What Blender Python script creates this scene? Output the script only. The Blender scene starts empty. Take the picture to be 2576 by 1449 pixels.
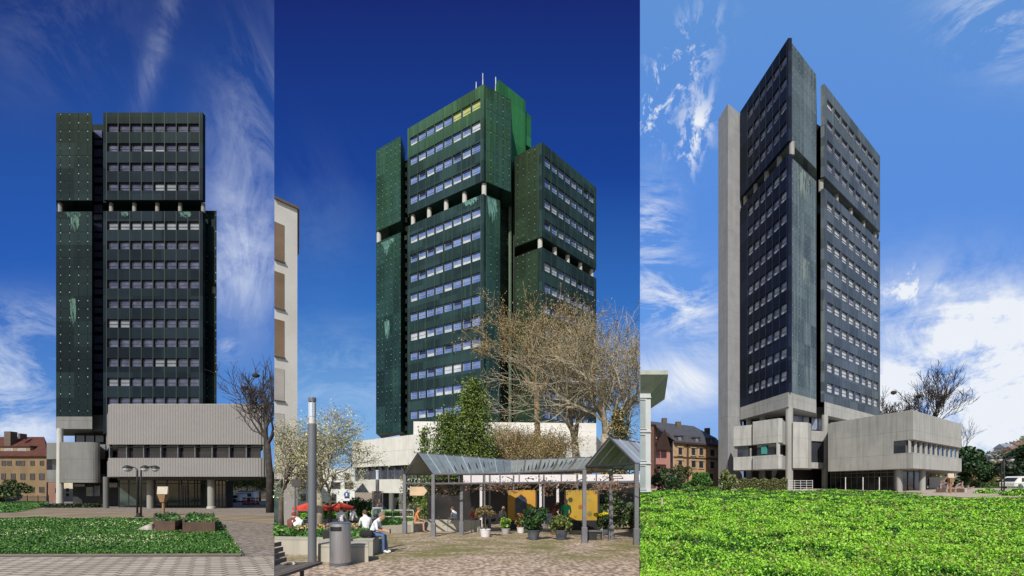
import bpy, bmesh, math, random
import numpy as np
from mathutils import Vector, Matrix
R = math.radians
F, CX, HOR, EYE = 1200.0, 1288.0, 1222.0, 1.7      # photogrammetry of the photograph: focal length, centre, horizon, eye height
SL = {1: -.015, 2: -.029, 3: .018}                  # slope of the ground at the three places
FLAT = {1: 110., 2: 90., 3: 70.}
A1, A2 = (690-CX)/F, (1610-CX)/F                    # directions in which one place ends and the next begins
def P(u, y): return Vector(((u-CX)/F*y, y))
def Z(v, y): return EYE+(HOR-v)/F*y
def gz(p, y): return SL[p]*min(y, FLAT[p])
def gy(p, v): return EYE/((v-HOR)/F+SL[p])
def G(p, u, v):
    y = gy(p, v); q = P(u, y); return Vector((q.x, y, SL[p]*y))
def G2(p, u, y):
    q = P(u, y); return Vector((q.x, y, gz(p, y)))
scn = bpy.context.scene
COL = scn.collection
# ------------------------------------------------------------------ materials
def nt(m): return m.node_tree.nodes, m.node_tree.links
def newmat(name):
    m = bpy.data.materials.new(name); m.use_nodes = True
    return m, m.node_tree.nodes['Principled BSDF']
def nd(m, t, **kw):
    n = m.node_tree.nodes.new(t)
    for k, v in kw.items():
        if k.startswith('i_'): n.inputs[k[2:].replace('_', ' ')].default_value = v
        else: setattr(n, k, v)
    return n
def lk(m, a, b): m.node_tree.links.new(a, b)
def mth(m, op, a, b=None, c=None, clamp=False):
    n = m.node_tree.nodes.new('ShaderNodeMath'); n.operation = op; n.use_clamp = clamp
    for i, x in enumerate((a, b, c)):
        if x is None: continue
        if isinstance(x, (int, float)): n.inputs[i].default_value = x
        else: m.node_tree.links.new(x, n.inputs[i])
    return n.outputs[0]
def mixc(m, f, a, b):
    n = m.node_tree.nodes.new('ShaderNodeMix'); n.data_type = 'RGBA'
    for s, x in ((n.inputs[0], f), (n.inputs[6], a), (n.inputs[7], b)):
        if isinstance(x, (int, float)): s.default_value = x
        elif isinstance(x, tuple): s.default_value = x if len(x) == 4 else (*x, 1)
        else: m.node_tree.links.new(x, s)
    return n.outputs[2]
def coords(m, scale=(1, 1, 1), kind='pos'):
    if kind == 'pos': s = nd(m, 'ShaderNodeNewGeometry').outputs['Position']
    elif kind == 'uv': s = nd(m, 'ShaderNodeTexCoord').outputs['UV']
    else: s = nd(m, 'ShaderNodeTexCoord').outputs['Object']
    mp = nd(m, 'ShaderNodeMapping'); mp.inputs['Scale'].default_value = scale
    lk(m, s, mp.inputs['Vector']); return mp.outputs[0]
def noi(m, vec, scale, detail=4, rough=.6, dist=0):
    n = nd(m, 'ShaderNodeTexNoise'); n.inputs['Scale'].default_value = scale; n.inputs['Detail'].default_value = detail
    n.inputs['Roughness'].default_value = rough; n.inputs['Distortion'].default_value = dist
    lk(m, vec, n.inputs['Vector']); return n.outputs['Fac']
def ramp(m, f, lo, hi):
    n = nd(m, 'ShaderNodeMapRange'); n.inputs[1].default_value = lo; n.inputs[2].default_value = hi; lk(m, f, n.inputs[0]); return n.outputs[0]
def bump(m, b, h, strength, dist=.05):
    n = nd(m, 'ShaderNodeBump'); n.inputs['Strength'].default_value = strength; n.inputs['Distance'].default_value = dist
    lk(m, h, n.inputs['Height']); lk(m, n.outputs[0], b.inputs['Normal'])
MATS = {}
def M(name, c1, c2=None, scale=1., rough=.75, metal=0., bmp=0., st=(1, 1, 1), lo=.35, hi=.65, kind='pos', spec=.5, detail=5):
    if name in MATS: return MATS[name]
    m, b = newmat(name); MATS[name] = m
    b.inputs['Roughness'].default_value = rough; b.inputs['Metallic'].default_value = metal
    b.inputs['Specular IOR Level'].default_value = spec
    if c2 is None: c2 = tuple(x*.75 for x in c1)
    v = coords(m, st, kind); f = noi(m, v, scale, detail)
    lk(m, mixc(m, ramp(m, f, lo, hi), c1, c2), b.inputs['Base Color'])
    if bmp: bump(m, b, f, bmp)
    return m
def copper(name, base, dark, green, ztop, zspan, dots=0., gstr=.6, joints=True, rough=.5, streak=.25, spec=.25, dsz=.0075, pw=2.2, ph=3.1, pvar=.45):
    """patinated copper sheet: panel joints and fixing bolts in the facade's own u/v (metres), rain streaks, greener towards the roof"""
    if name in MATS: return MATS[name]
    m, b = newmat(name); MATS[name] = m
    b.inputs['Roughness'].default_value = rough; b.inputs['Metallic'].default_value = .15; b.inputs['Specular IOR Level'].default_value = spec
    pos = coords(m); f = noi(m, pos, .35, 6); st = noi(m, coords(m, (1.6, 1.6, .06)), 1.4, 5)
    c = mixc(m, ramp(m, f, .3, .7), base, dark)
    sep = nd(m, 'ShaderNodeSeparateXYZ'); lk(m, nd(m, 'ShaderNodeNewGeometry').outputs['Position'], sep.inputs[0])
    g = ramp(m, sep.outputs[2], ztop-zspan, ztop)
    g = mth(m, 'MULTIPLY', g, mth(m, 'MULTIPLY_ADD', st, 1.2, .2), clamp=True)
    c = mixc(m, mth(m, 'MULTIPLY', g, gstr, clamp=True), c, green)
    c = mixc(m, mth(m, 'MULTIPLY', ramp(m, st, .52, .72), streak, clamp=True), c, tuple(min(1, x*2.6+.01) for x in green))
    uv = nd(m, 'ShaderNodeSeparateXYZ'); lk(m, nd(m, 'ShaderNodeTexCoord').outputs['UV'], uv.inputs[0])
    wnz = nd(m, 'ShaderNodeTexWhiteNoise', noise_dimensions='2D'); cmb = nd(m, 'ShaderNodeCombineXYZ')
    lk(m, mth(m, 'FLOOR', mth(m, 'DIVIDE', uv.outputs[0], pw)), cmb.inputs[0]); lk(m, mth(m, 'FLOOR', mth(m, 'DIVIDE', uv.outputs[1], ph)), cmb.inputs[1]); lk(m, cmb.outputs[0], wnz.inputs['Vector'])
    c = mixc(m, mth(m, 'MULTIPLY', ramp(m, wnz.outputs['Value'], .35, 1), pvar), c, tuple(x*1.9+.004 for x in base))
    c = mixc(m, mth(m, 'MULTIPLY', ramp(m, wnz.outputs['Value'], .3, 0), pvar), c, tuple(x*.6 for x in dark))
    gr = noi(m, coords(m, (3, 3, .5)), 2.3, 6, .7); c = mixc(m, mth(m, 'MULTIPLY', ramp(m, gr, .5, .78), .45), c, tuple(x*.45 for x in dark))
    if joints:
        ju = mth(m, 'FRACT', mth(m, 'DIVIDE', uv.outputs[0], 1.1)); jv = mth(m, 'FRACT', mth(m, 'DIVIDE', uv.outputs[1], 3.1))
        lu = mth(m, 'LESS_THAN', mth(m, 'ABSOLUTE', mth(m, 'SUBTRACT', ju, .5)), .05)
        lv = mth(m, 'LESS_THAN', mth(m, 'ABSOLUTE', mth(m, 'SUBTRACT', jv, .5)), .016)
        c = mixc(m, mth(m, 'MULTIPLY', mth(m, 'MAXIMUM', lu, lv), .55), c, tuple(x*.35 for x in dark))
    if dots:
        du = mth(m, 'SUBTRACT', mth(m, 'FRACT', mth(m, 'DIVIDE', uv.outputs[0], 1.1)), .5)
        dv = mth(m, 'SUBTRACT', mth(m, 'FRACT', mth(m, 'DIVIDE', uv.outputs[1], 1.03)), .5)
        d = mth(m, 'ADD', mth(m, 'POWER', mth(m, 'MULTIPLY', du, 1.1), 2), mth(m, 'POWER', dv, 2))
        sp = mth(m, 'LESS_THAN', d, dsz)
        wn = noi(m, coords(m, (1, 1, 1), 'pos'), .9, 3)
        sp = mth(m, 'MULTIPLY', sp, mth(m, 'MULTIPLY', ramp(m, wn, .38, .6), dots), clamp=True)
        c = mixc(m, sp, c, (.45, .52, .5))
    lk(m, c, b.inputs['Base Color']); bump(m, b, f, .15, .05)
    return m
def stainmat(name, c1, c2, seed=0., dens=.5):
    m, b = newmat(name); MATS[name] = m; b.inputs['Roughness'].default_value = .8
    tcn = nd(m, 'ShaderNodeTexCoord'); uv = nd(m, 'ShaderNodeSeparateXYZ'); lk(m, tcn.outputs['UV'], uv.inputs[0])
    mp = nd(m, 'ShaderNodeMapping'); mp.inputs['Scale'].default_value = (5, 1.6, 1); mp.inputs['Location'].default_value = (seed, seed*.7, 0); lk(m, tcn.outputs['UV'], mp.inputs['Vector'])
    f = noi(m, mp.outputs[0], 1.8, 9, .68, .8); mp2 = nd(m, 'ShaderNodeMapping'); mp2.inputs['Scale'].default_value = (16, 1.2, 1); lk(m, tcn.outputs['UV'], mp2.inputs['Vector']); g = noi(m, mp2.outputs[0], 2, 5)
    ex = mth(m, 'MULTIPLY', mth(m, 'SUBTRACT', 1, mth(m, 'ABSOLUTE', mth(m, 'MULTIPLY_ADD', uv.outputs[0], 2, -1))), 1.8, clamp=True)
    ey = mth(m, 'MULTIPLY', mth(m, 'MULTIPLY', uv.outputs[1], 1.6, clamp=True), mth(m, 'MULTIPLY', mth(m, 'SUBTRACT', 1, uv.outputs[1]), 25, clamp=True))
    k = mth(m, 'ADD', mth(m, 'MULTIPLY', f, .6), mth(m, 'MULTIPLY', g, .4)); k = mth(m, 'MULTIPLY', k, mth(m, 'MULTIPLY_ADD', mth(m, 'MULTIPLY', ex, ey), .45, .55))
    al = ramp(m, k, .56-dens*.12, .66-dens*.12); lk(m, mth(m, 'MULTIPLY', al, .9), b.inputs['Alpha'])
    lk(m, mixc(m, ramp(m, g, .3, .7), c1, c2), b.inputs['Base Color']); return m
def stain(A, B, s0, s1, z0, z1, mat, root, off=.02):
    d = B-A; n = Vector((d.y, -d.x)).normalized(); a_, b_ = A+d*s0+n*off, A+d*s1+n*off; mb = MB()
    mb.quad((a_.x, a_.y, z0), (b_.x, b_.y, z0), (b_.x, b_.y, z1), (a_.x, a_.y, z1)); mb.uv[0] = [(0, 0), (1, 0), (1, 1), (0, 1)]
    return mb.build('verdigris_stain', mat, root)
def ribbed(name, c1, c2, pitch=.28):
    m, b = newmat(name); MATS[name] = m; b.inputs['Roughness'].default_value = .85
    uv = nd(m, 'ShaderNodeSeparateXYZ'); lk(m, nd(m, 'ShaderNodeTexCoord').outputs['UV'], uv.inputs[0])
    w = mth(m, 'SINE', mth(m, 'MULTIPLY', uv.outputs[0], 2*math.pi/pitch))
    f = noi(m, coords(m, (1, 1, .08), 'uv'), 3.2, 5); g = noi(m, coords(m, (1, 1, 1)), .5, 5)
    fac = mth(m, 'ADD', mth(m, 'MULTIPLY', ramp(m, w, -1, 1), .3), mth(m, 'MULTIPLY', mth(m, 'ADD', f, g), .35))
    lk(m, mixc(m, fac, c1, c2), b.inputs['Base Color']); bump(m, b, w, .6, .05)
    return m
def concrete(name, c, joint=(6, 2.6), dirt=.5):
    if name in MATS: return MATS[name]
    m, b = newmat(name); MATS[name] = m; b.inputs['Roughness'].default_value = .9
    f = noi(m, coords(m), .6, 7, .65); st = noi(m, coords(m, (2, 2, .12)), 1.2, 5)
    col = mixc(m, ramp(m, f, .3, .72), c, tuple(x*.78 for x in c))
    col = mixc(m, mth(m, 'MULTIPLY', ramp(m, st, .48, .68), dirt, clamp=True), col, tuple(x*.48 for x in c))
    blo = noi(m, coords(m), .16, 4); col = mixc(m, mth(m, 'MULTIPLY', ramp(m, blo, .42, .66), dirt*.5, clamp=True), col, tuple(x*.6 for x in c))
    uv = nd(m, 'ShaderNodeSeparateXYZ'); lk(m, nd(m, 'ShaderNodeTexCoord').outputs['UV'], uv.inputs[0])
    ju = mth(m, 'FRACT', mth(m, 'DIVIDE', uv.outputs[0], joint[0])); jv = mth(m, 'FRACT', mth(m, 'DIVIDE', uv.outputs[1], joint[1]))
    l = mth(m, 'MAXIMUM', mth(m, 'LESS_THAN', ju, .05/joint[0]), mth(m, 'LESS_THAN', jv, .06/joint[1]))
    lk(m, mixc(m, mth(m, 'MULTIPLY', l, .4), col, tuple(x*.35 for x in c)), b.inputs['Base Color']); bump(m, b, f, .2, .03)
    return m
def glassy(name, c, c2=None, rough=.12, scale=.5, metal=0.):
    return M(name, c, c2 or tuple(x*.6 for x in c), scale, rough, metal, spec=.8)
def pavers(name, c1, c2, mortar, bw, bh, msize=.012, rot=0., var=.5):
    m, b = newmat(name); MATS[name] = m; b.inputs['Roughness'].default_value = .85
    mp = nd(m, 'ShaderNodeMapping'); mp.inputs['Rotation'].default_value = (0, 0, rot)
    lk(m, nd(m, 'ShaderNodeNewGeometry').outputs['Position'], mp.inputs['Vector'])
    br = nd(m, 'ShaderNodeTexBrick'); br.inputs['Scale'].default_value = 1; br.inputs['Brick Width'].default_value = bw; br.inputs['Row Height'].default_value = bh
    br.inputs['Mortar Size'].default_value = msize; br.inputs['Color1'].default_value = (*c1, 1); br.inputs['Color2'].default_value = (*c2, 1); br.inputs['Mortar'].default_value = (*mortar, 1)
    br.offset = .5; lk(m, mp.outputs[0], br.inputs['Vector'])
    f = noi(m, coords(m), .7, 6); c = mixc(m, mth(m, 'MULTIPLY', ramp(m, f, .35, .7), var), br.outputs['Color'], tuple(x*.5 for x in c2))
    lk(m, c, b.inputs['Base Color']); bump(m, b, br.outputs['Fac'], -.4, .02)
    return m
def cobbles(name, c1, c2, moss, size, mossy=.5, mscale=.35):
    m, b = newmat(name); MATS[name] = m; b.inputs['Roughness'].default_value = .9
    v = nd(m, 'ShaderNodeTexVoronoi'); v.inputs['Scale'].default_value = 1/size; v.inputs['Randomness'].default_value = .8; lk(m, coords(m), v.inputs['Vector'])
    sep = nd(m, 'ShaderNodeSeparateColor'); lk(m, v.outputs['Color'], sep.inputs[0])
    c = mixc(m, sep.outputs[0], c1, c2)
    e = ramp(m, v.outputs['Distance'], .42, .68)
    c = mixc(m, mth(m, 'MULTIPLY', e, .7), c, tuple(x*.3 for x in c2))
    f = noi(m, coords(m, (1, 1.6, 1)), mscale, 6, .65)
    c = mixc(m, mth(m, 'MULTIPLY', ramp(m, f, .47, .62), mossy, clamp=True), c, moss)
    f2 = noi(m, coords(m), 1.7, 4); c = mixc(m, mth(m, 'MULTIPLY', ramp(m, f2, .3, .75), .35), c, tuple(x*.45 for x in c1))
    lk(m, c, b.inputs['Base Color']); bump(m, b, v.outputs['Distance'], -.7, .03)
    return m
def leafmat(name, c, c2, rough=.55):
    if name in MATS: return MATS[name]
    m, b = newmat(name); MATS[name] = m; b.inputs['Roughness'].default_value = rough
    f = noi(m, coords(m), 5., 3)
    lk(m, mixc(m, ramp(m, f, .3, .7), c, c2), b.inputs['Base Color'])
    return m
# ------------------------------------------------------------------ object helpers
def tag(o, label=None, cat=None, group=None, kind=None):
    if label: o['label'] = label
    if cat: o['category'] = cat
    if group: o['group'] = group
    if kind: o['kind'] = kind
    return o
def empty(name, loc, label=None, cat=None, group=None, rz=0):
    o = bpy.data.objects.new(name, None); COL.objects.link(o); o.location = loc; o.rotation_euler = (0, 0, rz); o.empty_display_size = .3
    return tag(o, label, cat, group)
def org(o):
    v = Vector((0, 0, 0))
    while o is not None: v += o.location; o = o.parent
    return v
def addobj(name, me, parent=None):
    o = bpy.data.objects.new(name, me); COL.objects.link(o)
    if parent is not None: o.parent = parent
    return o
def clip_bm(bm, panel, off):
    def cut(a, keep):           # keep = +1: x > a*y
        n = Vector((1, -a, 0)).normalized()*keep
        bmesh.ops.bisect_plane(bm, geom=bm.verts[:]+bm.edges[:]+bm.faces[:], plane_co=-off, plane_no=-n, clear_outer=True)
    if panel == 1: cut(A1-.0003, -1)
    if panel == 2: cut(A1+.0003, 1); cut(A2-.0003, -1)
    if panel == 3: cut(A2+.0003, 1)
class MB:
    def __init__(s): s.v = []; s.f = []; s.m = []; s.uv = {}
    def add(s, vs, fs, m=0):
        o = len(s.v); s.v += [tuple(x) for x in vs]
        for f in fs: s.f.append(tuple(o+i for i in f)); s.m.append(m)
        return s
    def box(s, a, b, m=0):
        (x0, y0, z0), (x1, y1, z1) = a, b
        return s.add([(x0, y0, z0), (x1, y0, z0), (x1, y1, z0), (x0, y1, z0), (x0, y0, z1), (x1, y0, z1), (x1, y1, z1), (x0, y1, z1)],
                     [(0, 3, 2, 1), (4, 5, 6, 7), (0, 1, 5, 4), (1, 2, 6, 5), (2, 3, 7, 6), (3, 0, 4, 7)], m)
    def obox(s, c, size, rz=0, m=0, rx=0):
        X, Y, Zz = (x/2 for x in size); mt = Matrix.Rotation(rz, 3, 'Z') @ Matrix.Rotation(rx, 3, 'X'); c = Vector(c)
        vs = [c+mt @ Vector(q) for q in ((-X, -Y, -Zz), (X, -Y, -Zz), (X, Y, -Zz), (-X, Y, -Zz), (-X, -Y, Zz), (X, -Y, Zz), (X, Y, Zz), (-X, Y, Zz))]
        return s.add(vs, [(0, 3, 2, 1), (4, 5, 6, 7), (0, 1, 5, 4), (1, 2, 6, 5), (2, 3, 7, 6), (3, 0, 4, 7)], m)
    def prism(s, pts, z0, z1, m=0, mtop=None, zt=None):
        n = len(pts); o = len(s.v)
        for p in pts: s.v.append((p[0], p[1], z0))
        for i, p in enumerate(pts): s.v.append((p[0], p[1], z1 if zt is None else zt[i]))
        d = 0
        for i in range(n):
            j = (i+1) % n; L = math.hypot(pts[j][0]-pts[i][0], pts[j][1]-pts[i][1])
            s.uv[len(s.f)] = [(d, z0), (d+L, z0), (d+L, z1), (d, z1)]
            s.f.append((o+i, o+j, o+n+j, o+n+i)); s.m.append(m); d += L
        s.f.append(tuple(o+n+i for i in range(n))); s.m.append(m if mtop is None else mtop)
        s.f.append(tuple(o+n-1-i for i in range(n))); s.m.append(m)
        return s
    def wall(s, A, B, s0, s1, o0, o1, z0, z1, m=0):
        """box on the plan line A-B between fractions s0..s1, offsets o0..o1 outwards"""
        d = B-A; n = Vector((d.y, -d.x)).normalized()
        a, b = A+d*s0, A+d*s1
        lo, hi = min(o0, o1), max(o0, o1)
        k = len(s.f)
        s.prism([a+n*hi, b+n*hi, b+n*lo, a+n*lo], z0, z1, m)
        L0, L1 = d.length*s0, d.length*s1
        s.uv[k] = [(L0, z0), (L1, z0), (L1, z1), (L0, z1)]
        return s
    def quad(s, a, b, c, d, m=0): return s.add([a, b, c, d], [(0, 1, 2, 3)], m)
    def tube(s, pts, rs, n=6, m=0, cap=True):
        pts = [Vector(p) for p in pts]; o = len(s.v)
        if isinstance(rs, (int, float)): rs = [rs]*len(pts)
        for i, p in enumerate(pts):
            d = (pts[min(i+1, len(pts)-1)]-pts[max(i-1, 0)]).normalized()
            a = d.cross(Vector((.12, .34, .93)) if abs(d.z) < .9 else Vector((1, 0, .05))).normalized(); b = d.cross(a)
            for k in range(n):
                t = 2*math.pi*k/n; q = p+(a*math.cos(t)+b*math.sin(t))*rs[i]; s.v.append(tuple(q))
        for i in range(len(pts)-1):
            for k in range(n):
                s.f.append((o+i*n+k, o+i*n+(k+1) % n, o+(i+1)*n+(k+1) % n, o+(i+1)*n+k)); s.m.append(m)
        if cap:
            s.f.append(tuple(o+k for k in range(n))[::-1]); s.m.append(m)
            s.f.append(tuple(o+(len(pts)-1)*n+k for k in range(n))); s.m.append(m)
        return s
    def lathe(s, c, prof, n=20, m=0):
        o = len(s.v); c = Vector(c)
        for r, z in prof:
            for k in range(n):
                t = 2*math.pi*k/n; s.v.append((c.x+r*math.cos(t), c.y+r*math.sin(t), c.z+z))
        for i in range(len(prof)-1):
            for k in range(n):
                s.f.append((o+i*n+k, o+i*n+(k+1) % n, o+(i+1)*n+(k+1) % n, o+(i+1)*n+k)); s.m.append(m)
        s.f.append(tuple(o+k for k in range(n))[::-1]); s.m.append(m)
        s.f.append(tuple(o+(len(prof)-1)*n+k for k in range(n))); s.m.append(m)
        return s
    def build(s, name, mats, parent=None, smooth=False, clip=None, label=None, bevel=0):
        off = org(parent) if parent is not None else Vector((0, 0, 0))
        me = bpy.data.meshes.new(name)
        me.from_pydata([(x-off.x, y-off.y, z-off.z) for x, y, z in s.v], [], s.f)
        if not isinstance(mats, (list, tuple)): mats = [mats]
        for m in mats: me.materials.append(m)
        if len(mats) > 1: me.polygons.foreach_set('material_index', s.m)
        if s.uv:
            ul = me.uv_layers.new(name='UVMap')
            for fi, q in s.uv.items():
                for li, c in zip(me.polygons[fi].loop_indices, q): ul.data[li].uv = c
        if clip or bevel:
            bm = bmesh.new(); bm.from_mesh(me)
            if bevel: bmesh.ops.bevel(bm, geom=bm.edges[:], offset=bevel, segments=2, affect='EDGES', profile=.5)
            if clip: clip_bm(bm, clip, off)
            bm.to_mesh(me); bm.free()
        if smooth: me.polygons.foreach_set('use_smooth', [True]*len(me.polygons))
        me.update()
        o = addobj(name, me, parent)
        if label: o['label'] = label
        return o
def inpanel(c, p):
    a = c[:, 0]/np.maximum(c[:, 1], .1)
    if p == 1: return a < A1
    if p == 2: return (a > A1) & (a < A2)
    return a > A2
def cloud(name, C, size, mats, parent=None, seed=0, clip=None, upright=0., aspect=.5, wts=None, quad=False, mi=None):
    """leaves: one small triangle or quad per centre, random orientation, as ONE mesh"""
    rg = np.random.default_rng(seed); C = np.asarray(C, float)
    sz = np.broadcast_to(np.asarray(size, float), (len(C),)).copy()
    if clip: k = inpanel(C, clip); C = C[k]; sz = sz[k]
    n = len(C); off = np.array(org(parent)) if parent is not None else np.zeros(3)
    d = rg.normal(size=(n, 3)); d[:, 2] = d[:, 2]*(1-upright)+upright*(1.2+rg.random(n)); d /= np.linalg.norm(d, axis=1)[:, None]
    e = np.cross(d, rg.normal(size=(n, 3))); e /= np.linalg.norm(e, axis=1)[:, None]
    s = (sz*(.6+.8*rg.random(n)))[:, None]
    if quad:
        V = np.stack([C-d*s*.5, C+e*s*aspect*.5, C+d*s*.5, C-e*s*aspect*.5], 1); k = 4
    else:
        V = np.stack([C-e*s*aspect*.5, C+e*s*aspect*.5, C+d*s], 1); k = 3
    V = (V.reshape(-1, 3)-off).astype(np.float32)
    me = bpy.data.meshes.new(name); me.vertices.add(n*k); me.vertices.foreach_set('co', V.ravel())
    me.loops.add(n*k); me.loops.foreach_set('vertex_index', np.arange(n*k, dtype=np.int32))
    me.polygons.add(n); me.polygons.foreach_set('loop_start', np.arange(0, n*k, k, dtype=np.int32))
    for m in mats: me.materials.append(m)
    w = np.array(wts if wts else [1]*len(mats), float); w /= w.sum()
    me.polygons.foreach_set('material_index', (rg.choice(len(mats), n, p=w) if mi is None else mi).astype(np.int32))
    me.update(calc_edges=True)
    return addobj(name, me, parent)
def blob_points(c, rad, n, rg, lumps=14, shell=.55):
    """points through a lumpy crown: centre c, radii rad"""
    c = np.array(c); rad = np.array(rad)
    L = rg.normal(size=(lumps, 3)); L /= np.linalg.norm(L, axis=1)[:, None]; L *= (.35+.55*rg.random((lumps, 1)))
    lr = .28+.22*rg.random(lumps)
    i = rg.integers(0, lumps, n); q = rg.normal(size=(n, 3)); q /= np.linalg.norm(q, axis=1)[:, None]
    q *= (shell+(1-shell)*rg.random((n, 1))**.5)
    return c+(L[i]+q*lr[i][:, None])*rad
# ------------------------------------------------------------------ branching
def grow(mb, tips, p, d, L, r, lvl, mx, rg, kids=3, ang=.7, up=.15, wob=.12, shrink=.68, n=5, minr=.012):
    k = 4 if lvl < 2 else 3; pts = [p]; rs = [r]; st = []
    for i in range(k):
        d = (d+Vector((rg.gauss(0, wob), rg.gauss(0, wob), rg.gauss(0, wob)+up*.3))).normalized()
        p = p+d*(L/k); r2 = max(minr*.6, r*(1-.55*(i+1)/k)); pts.append(p); rs.append(r2); st.append((p, d, r2))
    mb.tube(pts, rs, max(3, n-lvl), 0, cap=False)
    if lvl >= mx: tips.append(p); tips.append(pts[-2]); return
    if lvl >= mx-1: tips.append(p)
    for i, (q, dd, rr) in enumerate(st):
        if lvl == 0 and i < 2: continue
        c = kids if i == k-1 else max(1, kids-1)
        for _ in range(c):
            ax = dd.cross(Vector((rg.gauss(0, 1), rg.gauss(0, 1), rg.gauss(0, 1)))).normalized()
            nd_ = (Matrix.Rotation(ang*(.55+.7*rg.random()), 3, ax) @ dd); nd_ = (nd_+Vector((0, 0, up))).normalized()
            grow(mb, tips, q, nd_, L*shrink*(.7+.5*rg.random()), max(minr, rr*.72), lvl+1, mx, rg, kids, ang, up, wob, shrink, n, minr)
root_tips = {}
def bare_tree(name, base, H, label, group=None, seed=1, clip=None, mx=4, kids=2, ang=.75, up=.2, r=.25, bark=None, lean=(0, 0, 1), leaves=None, cat='tree', shrink=.68, trunk=.38, minr=.012, trunks=1, Lf=.3, wob=.19):
    rg = random.Random(seed); root = empty(name, base, label, cat, group)
    T = MB(); Bc = MB(); tips = []
    for t in range(trunks):
        d = Vector(lean)+Vector((rg.gauss(0, .12), rg.gauss(0, .12), 0))*(trunks > 1); d.normalize()
        top = Vector(base)+d*H*trunk
        T.tube([Vector(base)-Vector((0, 0, .3)), Vector(base)+d*H*trunk*.5+Vector((rg.gauss(0, .03*H), 0, 0))*.5, top], [r*1.25, r, r*.8], 8, 0)
        for i in range(3 if trunks == 1 else 2):
            ax = Vector((rg.gauss(0, 1), rg.gauss(0, 1), 0)).normalized()
            dd = Matrix.Rotation(rg.uniform(.15, .6), 3, ax) @ d
            grow(Bc, tips, top, dd, H*Lf, r*.6, 1, mx, rg, kids, ang, up, wob, shrink, 6, minr)
    root_tips[root.name] = [Vector(t) for t in tips]
    T.build('trunk', bark, root, smooth=True, clip=clip); Bc.build('crown', bark, root, clip=clip)
    if leaves:
        mats, n, size, spread, q = leaves
        g = np.random.default_rng(seed); tp = np.array([list(t) for t in tips]); idx = g.integers(0, len(tp), n)
        cloud('blossom' if q == 'b' else 'leaves', tp[idx]+g.normal(size=(n, 3))*spread, size, mats, root, seed, clip)
    return root
def shrub(name, base, rad, n, size, mats, label, group=None, seed=1, clip=None, lumps=14, cat='shrub', stem=True, wts=None):
    root = empty(name, base, label, cat, group); g = np.random.default_rng(seed)
    c = (base[0], base[1], base[2]+rad[2]*.95)
    cloud('foliage', blob_points(c, rad, n, g, lumps), size, mats, root, seed, clip, wts=wts, quad=True, aspect=.7)
    if stem:
        mb = MB(); rr = random.Random(seed)
        for i in range(5):
            mb.tube([base, (base[0]+rr.gauss(0, rad[0]*.3), base[1]+rr.gauss(0, rad[1]*.3), base[2]+rad[2]*1.2)], [rad[0]*.04, rad[0]*.015], 5)
        mb.build('stem', MATS['bark'], root, clip=clip)
    return root
def conifer(name, base, H, rw, n, size, mats, label, group=None, seed=1, clip=None, wts=None, pw=.8):
    root = empty(name, base, label, 'tree', group); g = np.random.default_rng(seed); base = Vector(base)
    MB().tube([base, base+Vector((0, 0, H*.95))], [rw*.09, .02], 7).build('trunk', MATS['bark'], root)
    nb = int(n/60); C = []
    for i in range(nb):
        h = (i+g.random())/nb; rr = rw*((1-h)**pw)*(.65+.5*g.random())+.1; a = g.random()*6.283
        cx = np.array([math.cos(a)*rr, math.sin(a)*rr, h*H-rr*.15])
        t = g.random(60)[:, None]**.6
        q = t*cx+(1-t)*np.array([0, 0, h*H+.1*rr])+g.normal(size=(60, 3))*(.1*rw+.03)*(.5+t)
        C.append(q)
    C = np.vstack(C)+np.array(base); C = C[C[:, 2] > base.z+.05]
    cloud('foliage', C, size, mats, root, seed, clip, wts=wts, quad=True, aspect=.5)
    return root
# ------------------------------------------------------------------ ground of the three places
def sector(name, panel, mat, a0, a1, ys=(1.5, 30, 60, 90, 110, 900)):
    mb = MB(); ys = sorted(set(list(ys)+[FLAT[panel]]))
    for i in range(len(ys)-1):
        ya, yb = ys[i], ys[i+1]; za, zb = gz(panel, ya), gz(panel, yb)
        mb.quad((a0*ya, ya, za), (a1*ya, ya, za), (a1*yb, yb, zb), (a0*yb, yb, zb))
        for a_ in (a0, a1): mb.quad((a_*ya, ya, za), (a_*yb, yb, zb), (a_*yb, yb, zb-4), (a_*ya, ya, za-4))
    o = mb.build(name, mat); o['kind'] = 'structure'; return o
def sheet(name, panel, pts, mat, dz, kind='structure'):
    """pts: plan points; a sheet dz above the ground plane, cut into strips where the ground bends"""
    bm = bmesh.new(); vs = [bm.verts.new((q[0], q[1], SL[panel]*q[1]+dz)) for q in pts]; bm.faces.new(vs)
    clip_bm(bm, panel, Vector((0, 0, 0)))
    me = bpy.data.meshes.new(name); bm.to_mesh(me); bm.free(); me.materials.append(mat)
    o = addobj(name, me); o['kind'] = kind; return o
def gp(panel, *uv): return [G(panel, u, v).xy for u, v in uv]
COB1 = cobbles('cobbles_brown', (.36, .30, .25), (.20, .165, .135), (.10, .095, .045), .16, .25)
COB2 = cobbles('cobbles_plaza', (.47, .36, .27), (.27, .195, .14), (.145, .14, .045), .085, .0)
def mossband(m):
    """the same stones, mossier in the band nearer the pergola"""
    return m
m, b = newmat('cobbles_mossy'); MATS['cobbles_mossy'] = m; b.inputs['Roughness'].default_value = .9
v_ = nd(m, 'ShaderNodeTexVoronoi'); v_.inputs['Scale'].default_value = 9; lk(m, coords(m, (1, .7, 1)), v_.inputs['Vector'])
sc_ = nd(m, 'ShaderNodeSeparateColor'); lk(m, v_.outputs['Color'], sc_.inputs[0])
cc = mixc(m, sc_.outputs[0], (.68, .52, .40), (.40, .29, .21))
cc = mixc(m, mth(m, 'MULTIPLY', ramp(m, v_.outputs['Distance'], .4, .7), .65), cc, (.07, .05, .035))
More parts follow.
